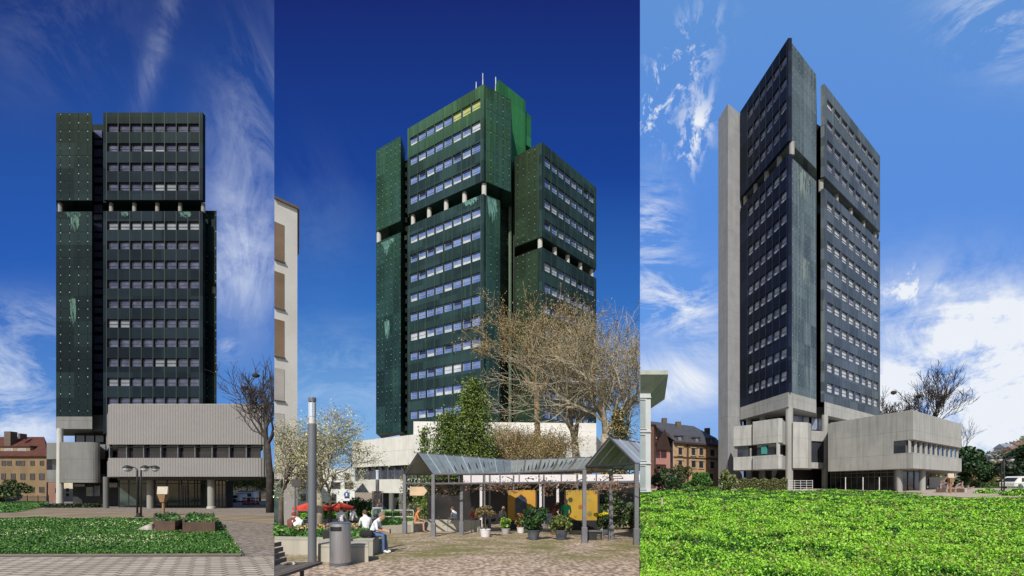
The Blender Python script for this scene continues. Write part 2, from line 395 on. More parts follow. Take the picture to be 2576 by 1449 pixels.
f_ = noi(m, coords(m, (1, 1.5, 1)), .55, 6, .65); f3 = noi(m, coords(m), 5, 5, .7)
ss = nd(m, 'ShaderNodeSeparateXYZ'); lk(m, nd(m, 'ShaderNodeNewGeometry').outputs['Position'], ss.inputs[0])
band = mth(m, 'MULTIPLY', ramp(m, ss.outputs[1], 12.2, 14.5), mth(m, 'SUBTRACT', 1, mth(m, 'MULTIPLY', ramp(m, ss.outputs[1], 18, 24), .4)))
ms = mth(m, 'MULTIPLY', ramp(m, mth(m, 'MULTIPLY_ADD', f3, .35, f_), .55, .78), mth(m, 'MULTIPLY_ADD', band, .9, .08), clamp=True)
cc = mixc(m, ms, cc, (.16, .15, .035)); cc = mixc(m, mth(m, 'MULTIPLY', ramp(m, f3, .4, .7), .3), cc, (.12, .09, .06))
lk(m, cc, b.inputs['Base Color']); bump(m, b, v_.outputs['Distance'], -.7, .03)
GRASS = M('turf', (.045, .11, .018), (.09, .20, .03), 1.2, .9, bmp=.6)
GRASS3 = M('turf_bright', (.03, .10, .008), (.06, .17, .012), .9, .9, bmp=.6)
TAN = M('path_gravel', (.42, .35, .28), (.33, .27, .21), .8, .95, bmp=.3)
sector('ground', 1, COB1, -2.2, A1); sector('ground', 2, MATS['cobbles_mossy'], A1, A2); sector('ground', 3, TAN, A2, 2.2, (40, 60, 90, 900))
# (the strip between 40 and 52 m lies under the meadow)
b_ = MB().quad((-80, -80, -1.2), (80, -80, -1.2), (80, 1.6, -1.2), (-80, 1.6, -1.2)).build('ground', TAN); b_['kind'] = 'structure'
# first place: paver path in front, lawn, path and second lawn
PAV = pavers('pavers_light', (.50, .44, .36), (.38, .33, .27), (.08, .065, .05), .42, .24, .028, R(9), .35)
yk = gy(1, 1402)
sheet('pavement', 1, [Vector((-22, 2)), Vector((A1*2, 2)), Vector((A1*yk, yk)), Vector((-22, yk))], PAV, .012)
lawn1 = gp(1, (-160, 1400), (607, 1398), (548, 1308), (-160, 1305))
sheet('lawn', 1, lawn1, GRASS, .03)
lawn1b = gp(1, (-160, 1293), (40, 1290), (128, 1272), (112, 1262), (-160, 1257)); sheet('lawn', 1, lawn1b, GRASS, .03)
sheet('path', 1, gp(1, (-160, 1304.5), (545, 1307.5), (690, 1320), (690, 1296), (320, 1288), (130, 1280), (-160, 1294)), M('path_beige', (.27, .21, .145), (.16, .12, .075), .5, .95, bmp=.3), .012)
kb = MB(); ka, kc, kd = G(1, -160, 1401.5), G(1, 608, 1399.5), G(1, 548, 1309)
kb.tube([ka+Vector((0, 0, .02)), kc+Vector((0, 0, .02))], .06, 4); kb.tube([kc+Vector((0, 0, .02)), kd+Vector((0, 0, .02))], .06, 4)
k_ = kb.build('kerb', M('kerb_stone', (.16, .13, .11), None, 2, .9)); k_['kind'] = 'structure'
def inpoly(X, Y, poly):
    ins = np.zeros(len(X), bool); n = len(poly); j = n-1
    for i in range(n):
        xi, yi = poly[i][0], poly[i][1]; xj, yj = poly[j][0], poly[j][1]
        ins ^= ((yi > Y) != (yj > Y)) & (X < (xj-xi)*(Y-yi)/(yj-yi+1e-9)+xi); j = i
    return ins
def scatter(panel, poly, n, rg, amin=None, amax=None):
    """points on the ground inside poly, denser near the photographer so that the sward keeps its grain"""
    xs = [q[0] for q in poly]; ys = [q[1] for q in poly]; y0, y1_ = max(3, min(ys)), max(ys)
    u = rg.random(n*4); Y = 1/((1/y0)*(1-u)+(1/y1_)*u)
    a_ = rg.uniform(amin if amin is not None else -1.2, amax if amax is not None else 1.2, n*4); X = a_*Y
    k = inpoly(X, Y, poly); return X[k][:n], Y[k][:n]
G1 = leafmat('grass_mid', (.04, .135, .012), (.065, .19, .016)); G2_ = leafmat('grass_dark', (.012, .045, .01), (.02, .075, .012)); G3_ = leafmat('grass_light', (.12, .26, .035), (.16, .3, .06))
FLW = M('petals', (.55, .58, .22), (.6, .62, .45), 3, .7)
rg = np.random.default_rng(4)
X, Y = scatter(1, lawn1, 120000, rg, -1.2, A1); hz = rg.random(len(X))*.10*(1+.6*np.sin(X*1.3)*np.cos(Y*.9))
o = cloud('grass', np.stack([X, Y, SL[1]*Y+.03+hz], 1), .011*Y**.9*.5, [G1, G2_, G3_], None, 1, 1, upright=.35, wts=[5, 3.2, 1.6], quad=True, aspect=.5); tag(o, 'long green grass on the lawn in front of the ribbed podium', 'grass', kind='stuff')
k = (np.sin(X*.9+1)+np.cos(Y*1.1+X*.4) > .5); Xf, Yf = X[k][:2600], Y[k][:2600]
k = rg.random(len(Xf)) < .8
o = cloud('flowers', np.stack([Xf[k], Yf[k], SL[1]*Yf[k]+.14+.06*rg.random(k.sum())], 1), .0021*Yf[k], [FLW, G3_], None, 2, 1, quad=True, aspect=.9); tag(o, 'pale yellow and white daffodils dotted through the front lawn', 'flowers', kind='stuff')
X, Y = scatter(1, lawn1b, 7000, rg, -1.2, A1)
o = cloud('grass', np.stack([X, Y, SL[1]*Y+.05+.12*rg.random(len(X))], 1), .22, [G1, G2_, G3_], None, 3, 1, upright=.3, wts=[6, 3, 1.5], quad=True); tag(o, 'green grass of the small far lawn left of the curved stair drum', 'grass', kind='stuff')
# third place: rough meadow as a height field with leafy clumps
rg = np.random.default_rng(9)
nx, ny = 150, 150; ys = np.concatenate([[1.5, 3.5], 1/np.linspace(1/6., 1/53., ny-2)]); aa = np.linspace(A2, 1.35, nx)
def hgt(X, Y):
    h = .07*np.sin(X*1.9+.7*np.sin(Y*1.1))*np.cos(Y*1.7+.5*np.sin(X*.8))+.035*np.sin(X*4.3+Y*2.2)*np.sin(Y*3.7-X)
    h += .06*np.sin(X*.33+1)*np.cos(Y*.21)
    far = np.clip((Y-30)/20, 0, 1)
    h += far*(-.25)*(X/Y > .80)*np.clip((X/Y-.80)*8, 0, 1)
    h += .25*np.exp(-((X-.45*Y)/(.05*Y))**2)*np.exp(-((Y-44)/6)**2)
    h += far*.10*np.sin(X*.55+1.3)*np.sin(X*.23)
    return h+.12*(X/Y < .78)+.03
YY, AA = np.meshgrid(ys, aa, indexing='ij'); XX = AA*YY; ZZ = SL[3]*YY+hgt(XX, YY)
me = bpy.data.meshes.new('meadow'); idx = np.arange(nx*ny).reshape(ny, nx)
fs = np.stack([idx[:-1, :-1].ravel(), idx[:-1, 1:].ravel(), idx[1:, 1:].ravel(), idx[1:, :-1].ravel()], 1)
me.from_pydata(np.stack([XX.ravel(), YY.ravel(), ZZ.ravel()], 1).tolist(), [], fs.tolist()); me.materials.append(GRASS3)
me.polygons.foreach_set('use_smooth', [True]*len(fs)); o = addobj('meadow', me); o['kind'] = 'structure'
n = 520000; u = rg.random(n); Y = 1/((1/6.2)*(1-u)+(1/53.)*u); Xa = rg.uniform(A2+.0005, 1.12, n); X = Xa*Y
cl = np.sin(X*2.6+1.3*np.sin(Y*1.9))*np.sin(Y*2.9+1.1*np.sin(X*1.4))+.7*np.sin(X*6.1+Y*3)*np.sin(Y*6.7)+.5*np.sin(X*11+2*np.sin(Y*5))*np.sin(Y*9.5+X)
big = np.sin(X*.5+1.7*np.sin(Y*.23))*np.sin(Y*.37+X*.15)
k = rg.random(n) < np.clip(.60+.40*cl, .10, 1); X, Y, cl, big = X[k], Y[k], cl[k], big[k]
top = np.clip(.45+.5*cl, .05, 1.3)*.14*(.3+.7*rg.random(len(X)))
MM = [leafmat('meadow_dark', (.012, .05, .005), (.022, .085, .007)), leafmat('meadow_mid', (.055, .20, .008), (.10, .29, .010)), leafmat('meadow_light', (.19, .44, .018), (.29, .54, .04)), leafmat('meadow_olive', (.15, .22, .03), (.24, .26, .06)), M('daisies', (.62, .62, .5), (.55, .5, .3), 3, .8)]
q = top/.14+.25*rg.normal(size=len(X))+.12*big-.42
mi = np.where(q < .30, 0, np.where(q < .85, 1, 2)); r_ = rg.random(len(X)); mi = np.where((r_ < .06+.14*(big > .35)), 3, mi); mi = np.where((r_ > .9965) & (big < 0), 4, mi)  # dark leaves low, light leaves high: hollow shade and highlights painted by height
Z_ = SL[3]*Y+hgt(X, Y)+top*.6
nc = 19000; u = rg.random(nc); cy = 1/((1/6.4)*(1-u)+(1/52.)*u); cx = rg.uniform(A2+.002, 1.1, nc)*cy; kk = rg.random(nc) < np.clip(.55+.6*np.sin(cx*1.7+np.sin(cy*1.3)*1.5)*np.sin(cy*1.5+cx*.6)+.3*np.sin(cx*.45+cy*.3), .12, 1); cy, cx = cy[kk], cx[kk]; nc = len(cy); cr = (.07+.011*cy)*(.5+1.1*rg.random(nc)**2); ct = rg.random(nc); fd = (1-.65*np.clip((cy-22)/25, 0, 1))[:, None]
m_ = 26; ang = rg.random((nc, m_))*6.283; rr_ = rg.random((nc, m_))**.6; px_ = cx[:, None]+np.cos(ang)*rr_*cr[:, None]; py_ = cy[:, None]+np.sin(ang)*rr_*cr[:, None]*.8
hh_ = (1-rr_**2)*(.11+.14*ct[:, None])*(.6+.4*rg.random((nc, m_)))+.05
qq = hh_/.17+.35*(ct[:, None]-.5)+.2*rg.normal(size=(nc, m_)); hh_ = hh_*fd; m2 = np.where(qq < .52, 0, np.where(qq < .98, 1, 2)); m2 = np.where((ct[:, None] > .93), 3, m2)  # clump rims dark and tops light, shading put into the leaf colour
X = np.concatenate([X, px_.ravel()]); Y = np.concatenate([Y, py_.ravel()]); Z_ = np.concatenate([Z_, (SL[3]*py_+hgt(px_, py_)+hh_).ravel()]); mi = np.concatenate([mi, m2.ravel()])
k = X > (A2+.0004)*Y; X, Y, Z_, mi = X[k], Y[k], Z_[k], mi[k]
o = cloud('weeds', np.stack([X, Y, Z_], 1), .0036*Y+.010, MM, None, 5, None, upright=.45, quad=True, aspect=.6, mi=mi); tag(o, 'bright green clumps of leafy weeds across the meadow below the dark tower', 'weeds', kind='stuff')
H1 = leafmat('meadow_mid', (0, 0, 0), (0, 0, 0)); H3 = leafmat('meadow_light', (0, 0, 0), (0, 0, 0)); H2 = MM[0]
# ------------------------------------------------------------------ shared materials
M('bark', (.06, .045, .032), (.11, .09, .065), 3, .9, bmp=.4)
M('bark_dark', (.02, .016, .014), (.05, .04, .035), 3, .9, bmp=.4)
M('bark_pale', (.20, .17, .12), (.36, .31, .23), 2.2, .9, bmp=.3)
M('twig_brown', (.17, .12, .065), (.32, .24, .14), 2, .9)
M('white_paint', (.72, .72, .70), (.6, .6, .58), .8, .6)
M('white_metal', (.6, .6, .6), None, 2, .4)
M('dark_metal', (.035, .037, .04), None, 2, .45, .3)
M('grey_metal', (.10, .11, .12), (.15, .16, .17), 2, .45, .2)
M('black', (.008, .008, .01), None, 1, .6)
M('interior', (.012, .013, .016), (.03, .03, .03), .8, .8)  # near-black, stands in for the depth shade of open storeys and undercrofts
glassy('glass_dark', (.018, .022, .03), (.05, .055, .07), .06, .25)
M('soil', (.06, .04, .025), (.12, .085, .05), 4, .95, bmp=.5)
CONC = concrete('concrete', (.38, .365, .33))
CONC_GREY = concrete('concrete_grey', (.19, .19, .185), (5, 2.4))
CONC_W = concrete('concrete_light', (.66, .645, .60), (7, 3.2), .2)
CONC3 = concrete('concrete_weathered', (.42, .42, .40), (5.5, 2.7), .6)
CONC3D = concrete('concrete_shaft', (.36, .37, .385), (9, 4.2), .3)
# ------------------------------------------------------------------ tower kit
def offset_poly(pts, dist):
    """move every edge of a counter-clockwise plan inwards by its own distance"""
    n = len(pts); L = []
    for i in range(n):
        a, b = Vector(pts[i]), Vector(pts[(i+1) % n]); d = (b-a).normalized(); nn = Vector((-d.y, d.x)); L.append((a+nn*dist[i], d))
    out = []
    for i in range(n):
        (p, d), (q, e) = L[i-1], L[i]; c = d.x*e.y-d.y*e.x
        out.append(q if abs(c) < 1e-4 else p+d*(((q-p).x*e.y-(q-p).y*e.x)/c))
    return out
def win_mesh(name, w, h, style, mats, fr=.07, trans=.42):
    """one window: frame, transom and glass set back in the opening (x along the wall, +y inwards)"""
    mb = MB(); f = fr
    mb.box((0, 0, 0), (w, .1, f)); mb.box((0, 0, h-f), (w, .1, h)); mb.box((0, .001, f), (f, .101, h-f)); mb.box((w-f, .001, f), (w, .101, h-f))
    if trans: mb.box((f, .002, h*trans), (w-f, .098, h*trans+f*.8))
    t = h*trans if trans else h*.5
    lo, hi = {'a': (1, 1), 'b': (2, 1), 'c': (2, 2), 'd': (1, 3), 'y': (4, 4), 'o': (3, 3)}[style]
    mb.box((f, .05, f), (w-f, .07, t), lo); mb.box((f, .052, t+(f*.8 if trans else 0)), (w-f, .072, h-f), hi)
    me = bpy.data.meshes.new(name); me.from_pydata(mb.v, [], mb.f)
    for m in mats: me.materials.append(m)
    me.polygons.foreach_set('material_index', mb.m); me.update(); return me
class Tower:
    def __init__(s, root, mats): s.root = root; s.wins = []; s.clad = MB(); s.ribs = MB(); s.core = MB(); s.cols = []; s.mats = mats; s.blind = []; s.rg = random.Random(len(root.name))
    def facade(s, A, B, ztop, p, nc, s0, s1, k0, k1, zb, inset=.5, rib=.025, styles='aaab', frac=.9, wh=.43, key='w', special=None):
        """storeys k0..k1-1 (0 = top one) of a windowed front between plan points A, B; zb = where the cladding ends"""
        d = B-A; ang = math.atan2(d.y, d.x); n = Vector((d.y, -d.x)).normalized()
        cell = (s1-s0)/nc; ww = d.length*cell*frac; hh = wh*p
        z = ztop if k0 == 0 else ztop-(.56+k0*p)*0
        top = ztop; s.clad = MB(); s.ribs = MB()
        for k in range(k0, k1):
            wt = s.z0-.56*p-k*p; wb = wt-hh
            s.clad.wall(A, B, 0, 1, 0, -inset, wt, top, 0)
            s.clad.wall(A, B, 0, s0+cell*(1-frac)/2, -.002, -inset+.002, wb, wt, 0); s.clad.wall(A, B, s1-cell*(1-frac)/2, 1, -.002, -inset+.002, wb, wt, 0)
            for i in range(nc):
                a = s0+cell*(i+(1-frac)/2)
                if i: s.clad.wall(A, B, a-cell*(1-frac), a, -.03, -inset+.002, wb, wt, 0)
                q = A+d*a-n*(inset*.42)
                st = s.rg.choice(styles)
                if special and (k, i) in special: st = special[(k, i)]
                s.wins.append(((q.x, q.y, wb), ang, ww, hh, st, key))
            top = wb
        s.clad.wall(A, B, 0, 1, 0, -inset, zb, top, 0)
        if rib:
            for i in range(nc+1):
                c = s0+cell*i; w = .04/d.length
                s.ribs.wall(A, B, c-w, c+w, .002, rib, zb+.02, ztop-.02, 0)
        s.clad.build('cladding', s.mats['clad'], s.root)
        if rib: s.ribs.build('cladding_ribs', s.mats['rib'], s.root)
    def mass(s, pts, z0, z1, dist=None, m=0, name=None, mat=None):
        q = offset_poly(pts, dist) if dist else pts
        mb = MB().prism(q, z0, z1, 0); s.blind.append(mb)
        o = mb.build(name or 'wall', mat or s.mats['blind'], s.root); return o
    def finish(s, frame, glass, blind, refl, odd):
        off = org(s.root); cache = {}
        rest = MB(); order = sorted(s.wins, key=lambda w: math.hypot(w[0][0], w[0][1])+.35*w[0][2])
        mats = [frame, glass, blind, refl, odd]  # glass and refl panes hold reflected sky as base colour
        for i, (q, ang, w, h, st, key) in enumerate(order):
            ck = (key, round(w, 3), round(h, 3), st)
            if ck not in cache: cache[ck] = win_mesh('window', w, h, st, mats)
            if i < 99:
                o = addobj('window', cache[ck], s.root); o.location = Vector(q)-off; o.rotation_euler = (0, 0, ang)
            else:
                me = cache[ck]; mt = Matrix.Translation(q) @ Matrix.Rotation(ang, 4, 'Z'); b = len(rest.v)
                rest.v += [tuple(mt @ v.co) for v in me.vertices]
                for pl in me.polygons: rest.f.append(tuple(b+k for k in pl.vertices)); rest.m.append(pl.material_index)
        if rest.v: rest.build('upper_windows', mats, s.root)['kind'] = 'stuff'
    def column(s, c, r, z0, z1, mat, name='column', r1=None):
        return MB().tube([(c.x, c.y, z0), (c.x, c.y, z1)], [r, r1 or r], 14).build(name, mat, s.root, smooth=False)
    def gapcols(s, A, B, fr, r, z0, z1, mat, off=-.7):
        d = B-A; n = Vector((d.y, -d.x)).normalized()
        for f in fr:
            q = A+d*f+n*off; s.column(q, r, z0, z1, mat)
TOWERCAT = 'tower block'
# ================================================================== FIRST PLACE: tower seen square on
y1 = 58.; z1 = lambda v: Z(v, y1); p1 = 49.2/F*y1
t1 = empty('office_tower', (P(385, 62).x, 62, gz(1, 62)), 'dark green tower seen square on above a ribbed grey podium box', TOWERCAT)
g1 = (.035, .055, .022)
cb1 = copper('copper_blind_1', (.011, .022, .023), (.006, .012, .015), (.018, .032, .017), z1(283), 9, dots=.6, gstr=.8, rough=.6, streak=.06, dsz=.004, spec=.08)
cc1 = copper('copper_front_1', (.010, .019, .025), (.006, .011, .017), (.020, .032, .016), z1(283), 6, joints=False, pw=3.55, rough=.6, streak=.05, spec=.06)
T = Tower(t1, {'clad': cc1, 'blind': cb1, 'rib': M('rib_olive', (.014, .022, .020), None, 1, .7)})
T.z0 = z1(283)
A, B = P(259.5, y1), P(510, y1)
main = [A, B, P(509, 72), P(266, 72)]
g0, g9 = z1(503), z1(531)
sp = {(0, 5): 'o', (0, 6): 'a', (0, 7): 'o', (5, 0): 'c', (10, 0): 'c', (10, 1): 'c', (13, 0): 'c', (13, 1): 'c', (12, 4): 'c', (12, 5): 'c'}
for i in range(8): sp[(5, i)] = 'c'
sp[(1, 3)] = 'b'; sp[(1, 4)] = 'b'; sp[(3, 4)] = 'c'; sp[(3, 5)] = 'c'
T.facade(A, B, z1(283), p1, 8, .035, .968, 0, 4, g0, rib=.025, styles='aaaad', special=sp)
T.facade(A, B, g9, p1, 8, .035, .968, 5, 15, z1(1090), rib=.025, styles='aaaaad', special=sp)
T.mass(main, g0, z1(283)-.05, (.5, 0, 0, 0)); T.mass(main, z1(1090), g9-.02, (.5, 0, 0, 0))
T.mass(main, g9-.02, g0, (3, 3, 1, 2), name='core', mat=MATS['interior'])
T.gapcols(A, B, (.035, .27, .503, .735, .968), .22, g9, g0, CONC)
# blind wing at the left
L = [P(141, y1), P(231.5, y1), P(234, 66), P(148, 66)]
T.mass(L, z1(504), z1(284)); T.mass(L, z1(1048), z1(532))
T.mass(L, z1(532), z1(504), (2.2, .8, .5, .8), name='core', mat=MATS['interior'])
T.column(P(152, y1+.6), .24, z1(532), z1(504), CONC)
# verdigris runs on the blind wing
VS1 = stainmat('verdigris', (.13, .26, .21), (.05, .12, .10), 1.3, 1.15)
for (ua, ub, va, vb_) in ((170, 206, 533, 604), (155, 216, 533, 556), (172, 196, 748, 850)): stain(L[0], L[1], (ua-141)/90.5, (ub-141)/90.5, z1(vb_), z1(va), VS1, t1)
for (ua, ub, va, vb_) in ((300, 330, 533, 552), (444, 490, 533, 556)): stain(A, B, (ua-259.5)/250, (ub-259.5)/250, z1(vb_), z1(va), VS1, t1, .08)
# glazed slot between wing and front
S = [P(230, 61), P(263, 61), P(263, 71), P(232, 71)]
T.mass(S, Z(1040, 61), Z(313, 61), name='recess', mat=cc1)
k = 0
while Z(330, 61)-k*p1 > Z(1020, 61):
    zt = Z(330, 61)-k*p1
    for (a, b) in ((0, .42), (.52, .8)):
        q = P(237, 60.9)
        mb = MB().box((q.x, 60.85, zt-p1*b), (P(257, 60.9).x, 60.98, zt-p1*a))
        mb.build('stair_window', M('stair_glass', (.075, .075, .15), (.11, .115, .2), .5, .15), t1)
    k += 1
# right wing, lower
W = [P(509.8, 59.6), P(545, 59.6), P(545, 72), P(509.6, 72)]
T.mass(W, Z(714, 59.6), Z(530, 59.6)); T.mass(W, Z(1035, 59.6), Z(738, 59.6)); T.mass(W, Z(738, 59.6), Z(714, 59.6), (1.4, 1.4, 0, 0), name='core', mat=MATS['interior'])
T.column(P(538, 60.5), .22, Z(738, 59.6), Z(714, 59.6), CONC)
# white band, undercroft and columns under the blind wing
T.mass([P(141, y1-.05), P(231.8, y1-.05), P(234, 66), P(148, 66)], z1(1079), z1(1048)-.004, name='concrete_band', mat=CONC_GREY)
T.mass([P(232, 60.5), P(263, 60.5), P(263, 70), P(232, 70)], Z(1084, 60.5), Z(1044, 60.5), name='concrete_band', mat=CONC_GREY)
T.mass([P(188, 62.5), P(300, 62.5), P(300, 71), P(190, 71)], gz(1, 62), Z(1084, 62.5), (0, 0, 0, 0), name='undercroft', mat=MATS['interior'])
for i in range(3): MB().box((P(194+i*24, 62.4).x, 62.3, Z(1112, 62.4)), (P(214+i*24, 62.4).x, 62.45, Z(1096, 62.4))).build('window', M('stair_glass', (0, 0, 0)), t1)
T.column(P(151, 57.4), .36, gz(1, 57)-.2, z1(1079), CONC_W, r1=.3)
# curved stair drum
arc = [P(152, 56), P(222, 56)]+[Vector((P(222, 56).x+.75*math.sin(a), 56.75-.75*math.cos(a))) for a in (.3, .6, .9, 1.2, 1.57)]+[P(237.5, 62), P(140, 62)]
T.mass(arc, Z(1214, 56), Z(1112, 56), name='stair_drum', mat=CONC_GREY)
T.mass([P(117, 57.5), P(140, 57.5), P(152, 57), P(152, 61), P(120, 63)], Z(1182, 57.5), Z(1114, 57.5), name='stair_drum', mat=CONC_GREY) if 0 else None
dl = [P(117, 58), P(152, 58), P(152, 62), P(122, 62)]
T.mass(dl, Z(1155, 58), Z(1114, 58), name='side_wing', mat=CONC_GREY); T.mass(dl, Z(1182, 58), Z(1155, 58), (.8, 0, 0, .5), name='glass_band', mat=MATS['glass_dark']); T.mass(dl, Z(1213, 58), Z(1182, 58), name='side_wing', mat=CONC_GREY)
T.mass([P(238, 59), P(265, 59), P(265, 66), P(238, 66)], Z(1155, 59), Z(1118, 59), name='concrete_band', mat=CONC_GREY)
T.mass([P(238, 59.3), P(265, 59.3), P(265, 66), P(238, 66)], Z(1193, 59), Z(1155, 59), name='glass_band', mat=MATS['glass_dark'])
T.mass([P(238, 59), P(265, 59), P(265, 66), P(238, 66)], Z(1213, 59), Z(1193, 59), name='concrete_band', mat=CONC_GREY)
# ground floor
gf = [P(183, 60), P(310, 60), P(310, 68), P(186, 68)]
T.mass(gf, gz(1, 62), Z(1214, 60), name='ground_floor', mat=MATS['interior'])
for (a, b, va, vb) in ((218, 236, 1225, 1248), (238, 252, 1222, 1248), (188, 214, 1218, 1224), (274, 296, 1214, 1226)):
    MB().box((P(a, 59.9).x, 59.85, Z(vb, 59.9)), (P(b, 59.9).x, 59.95, Z(va, 59.9))).build('window', M('glass_sky', (.10, .11, .13), (.2, .21, .24), .6, .1), t1)
# podium box with ribbed concrete
RIB = ribbed('ribbed_concrete', (.29, .275, .27), (.15, .142, .14))  # white box greyed, its shade put into the concrete colour
def rounded(a, b, y, yb, ua, ub, r=.8):
    A_, B_ = P(a, y), P(b, y); pts = []
    for t in (0, .4, .8, 1.2, 1.57): pts.append(Vector((A_.x+r-r*math.cos(t), y+r-r*math.sin(t))))
    for t in (0, .4, .8, 1.2, 1.57): pts.append(Vector((B_.x-r+r*math.sin(t), y+r-r*math.cos(t))))
    return pts+[P(ub, yb), P(ua, yb)]
bx = rounded(261.5, 664.5, 50, 61, 266, 655)
T.mass(bx, Z(1118, 50), Z(1017, 50), name='podium_wall', mat=RIB)
T.mass(bx, Z(1199, 50), Z(1152, 50), name='podium_wall', mat=RIB)
T.mass(bx, Z(1017, 50), Z(1015.5, 50), [.12]*len(bx), name='parapet', mat=CONC)
T.mass(bx, Z(1152, 50), Z(1118, 50), [.75]*len(bx), name='glass_band', mat=M('podium_glass', (.008, .008, .014), (.028, .02, .026), .7, .08))
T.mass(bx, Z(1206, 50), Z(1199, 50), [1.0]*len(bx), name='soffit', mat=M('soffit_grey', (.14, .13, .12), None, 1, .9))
Aw, Bw = P(268, 50), P(658, 50)
for i in range(10):
    MB().wall(Aw, Bw, i/9-.003, i/9+.003, -.35, -.7, Z(1152, 50)+.01, Z(1118, 50)-.01).build('mullion', MATS['grey_metal'], t1)
MB().wall(Aw, Bw, 0, 1, -.38, -.7, Z(1125, 50), Z(1122.5, 50)).build('transom', MATS['dark_metal'], t1)
# glazed entrance
e0, e1 = P(300, 57), P(540, 57)
T.mass([P(300, 57.6), P(540, 57.6), P(540, 62), P(300, 62)], gz(1, 57), Z(1203, 57), name='lobby', mat=M('lobby_dark', (.012, .018, .018), (.05, .06, .055), .5, .5))
MB().wall(e0, e1, 0, 1, 0, -.04, gz(1, 57)+.25, Z(1207, 57)).build('entrance_glass', M('entrance_glass', (.012, .02, .02), (.055, .075, .07), .45, .06), t1)
fr = MB()
for f in (0, .1, .2, .3, .37, .50, .625, .655, .72, .79, .82, .91, 1): fr.wall(e0, e1, f-.003, f+.003, .06, -.1, gz(1, 57), Z(1205, 57))
for v in (1206, 1216, 1272): fr.wall(e0, e1, 0, 1, .04, -.08, Z(v+1.4, 57), Z(v-1, 57))
fr.build('entrance_frame', MATS['dark_metal'], t1)
dr = MB()
for f in (.665, .692, .719): dr.wall(e0, e1, f-.0022, f+.0022, .12, .07, gz(1, 57)+.1, Z(1222, 57))
dr.wall(e0, e1, .665, .719, .12, .07, Z(1222, 57), Z(1219.5, 57)); dr.build('door', MATS['grey_metal'], t1)
v0, v1 = P(541, 55), P(567, 55)
vb = MB()
for f in (0, .33, .66, 1): vb.wall(v0, v1, f-.03, f+.03, 0, -.12, gz(1, 55), Z(1208, 55))
for v in (1209, 1220, 1245, 1274): vb.wall(v0, v1, 0, 1, -.01, -.1, Z(v+1, 55), Z(v-1, 55))
vb.build('glass_porch', MATS['dark_metal'], t1); MB().wall(v0, v1, 0, 1, -.06, -1.5, gz(1, 55), Z(1210, 55)).build('porch_glass', MATS['glass_dark'], t1)
for (u, yy, r) in ((267, 53.5, .27), (378, 52.5, .32), (531, 51.5, .34)):
    T.column(P(u, yy), r, gz(1, yy)-.1, Z(1199, 50)+.05, CONC if u != 267 else CONC_GREY)
MB().lathe((P(531, 51.5).x, 51.5, gz(1, 51.5)), [(.42, 0), (.42, .22), (.36, .25)], 16).build('column_foot', CONC_W, t1)
T.finish(M('frame_grey_1', (.05, .052, .06), None, 1, .5), glassy('glass_1', (.022, .025, .05), (.085, .09, .155), .15, 1.1), M('blind_1', (.12, .14, .17), (.2, .22, .25), 1, .6), M('glass_1b', (.055, .06, .13), (.02, .02, .05), .5, .2), MATS['glass_dark'])
# ================================================================== SECOND PLACE: green tower on the corner
y2 = 70.; p2 = 54.9/F*y2; zt2 = Z(211, y2)
t2 = empty('office_tower', (-1., 76., gz(2, 76)), 'green copper tower with bright green netted roof block, standing behind bare trees', TOWERCAT)
cb2 = copper('copper_blind_2', (.015, .043, .044), (.011, .027, .033), (.045, .125, .04), zt2, 34, dots=.7, gstr=.6, rough=.55, streak=.14, dsz=.0045, spec=.12)
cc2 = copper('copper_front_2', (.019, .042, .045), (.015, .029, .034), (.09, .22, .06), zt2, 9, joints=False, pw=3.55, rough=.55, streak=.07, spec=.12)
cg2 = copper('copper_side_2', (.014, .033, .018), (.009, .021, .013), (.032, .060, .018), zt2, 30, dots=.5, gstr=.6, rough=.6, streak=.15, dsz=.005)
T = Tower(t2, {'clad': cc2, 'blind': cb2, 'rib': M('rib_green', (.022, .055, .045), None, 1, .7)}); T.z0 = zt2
A, B, Cc = P(1025, 78.8), P(1217, y2), P(1285, 72.8)
zb2 = Z(1065, y2); ga, gb = Z(454, y2), Z(487, y2)
mainU = [A, B, Cc, P(1292, 84), P(1060, 92)]; Cl = P(1258, 71.7); mainL = [A, B, Cl, P(1262, 84), P(1060, 92)]
sp = {(0, 5): 'y', (0, 6): 'y', (0, 7): 'y', (1, 7): 'c', (3, 4): 'b', (3, 5): 'b', (10, 0): 'c', (10, 1): 'c', (12, 4): 'c', (12, 5): 'c'}
for i in range(8): sp[(5, i)] = 'b'
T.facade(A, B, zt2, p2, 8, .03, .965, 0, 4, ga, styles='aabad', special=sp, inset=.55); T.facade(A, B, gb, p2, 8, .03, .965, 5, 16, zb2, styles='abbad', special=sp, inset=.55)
T.mass(mainU, ga, zt2-.05, (.55, 0, 0, 0, 0)); T.mass(mainL, zb2, gb-.02, (.55, 0, 0, 0, 0)); T.mass(mainL, gb-.02, ga, (3, 3, 1, 1, 2), name='core', mat=MATS['interior'])
T.gapcols(A, B, (.04, .27, .5, .735, .97), .36, gb, ga, CONC_W)
L = [P(946, 83.9), P(1008, 80.4), P(1019.5, 84), P(960, 92)]
za, zbb = Z(583, 83.9), Z(611, 83.9)
T.mass(L, za, zt2); T.mass(L, zb2, zbb); T.mass(L, zbb, za, (2.2, 1.5, 1, 2), name='core', mat=MATS['interior'])
T.column(P(953.5, 84.2), .4, zbb, za, CONC_W)
VS2 = stainmat('verdigris2', (.20, .40, .36), (.07, .19, .16), 4.1, 1.15)
for (s0, s1, va, vb_) in ((.25, .62, 605, 664), (.08, .9, 605, 632), (.3, .62, 805, 882)): stain(L[0], L[1], s0, s1, Z(vb_, 82.5), min(Z(va, 82.5), zbb), VS2, t2)
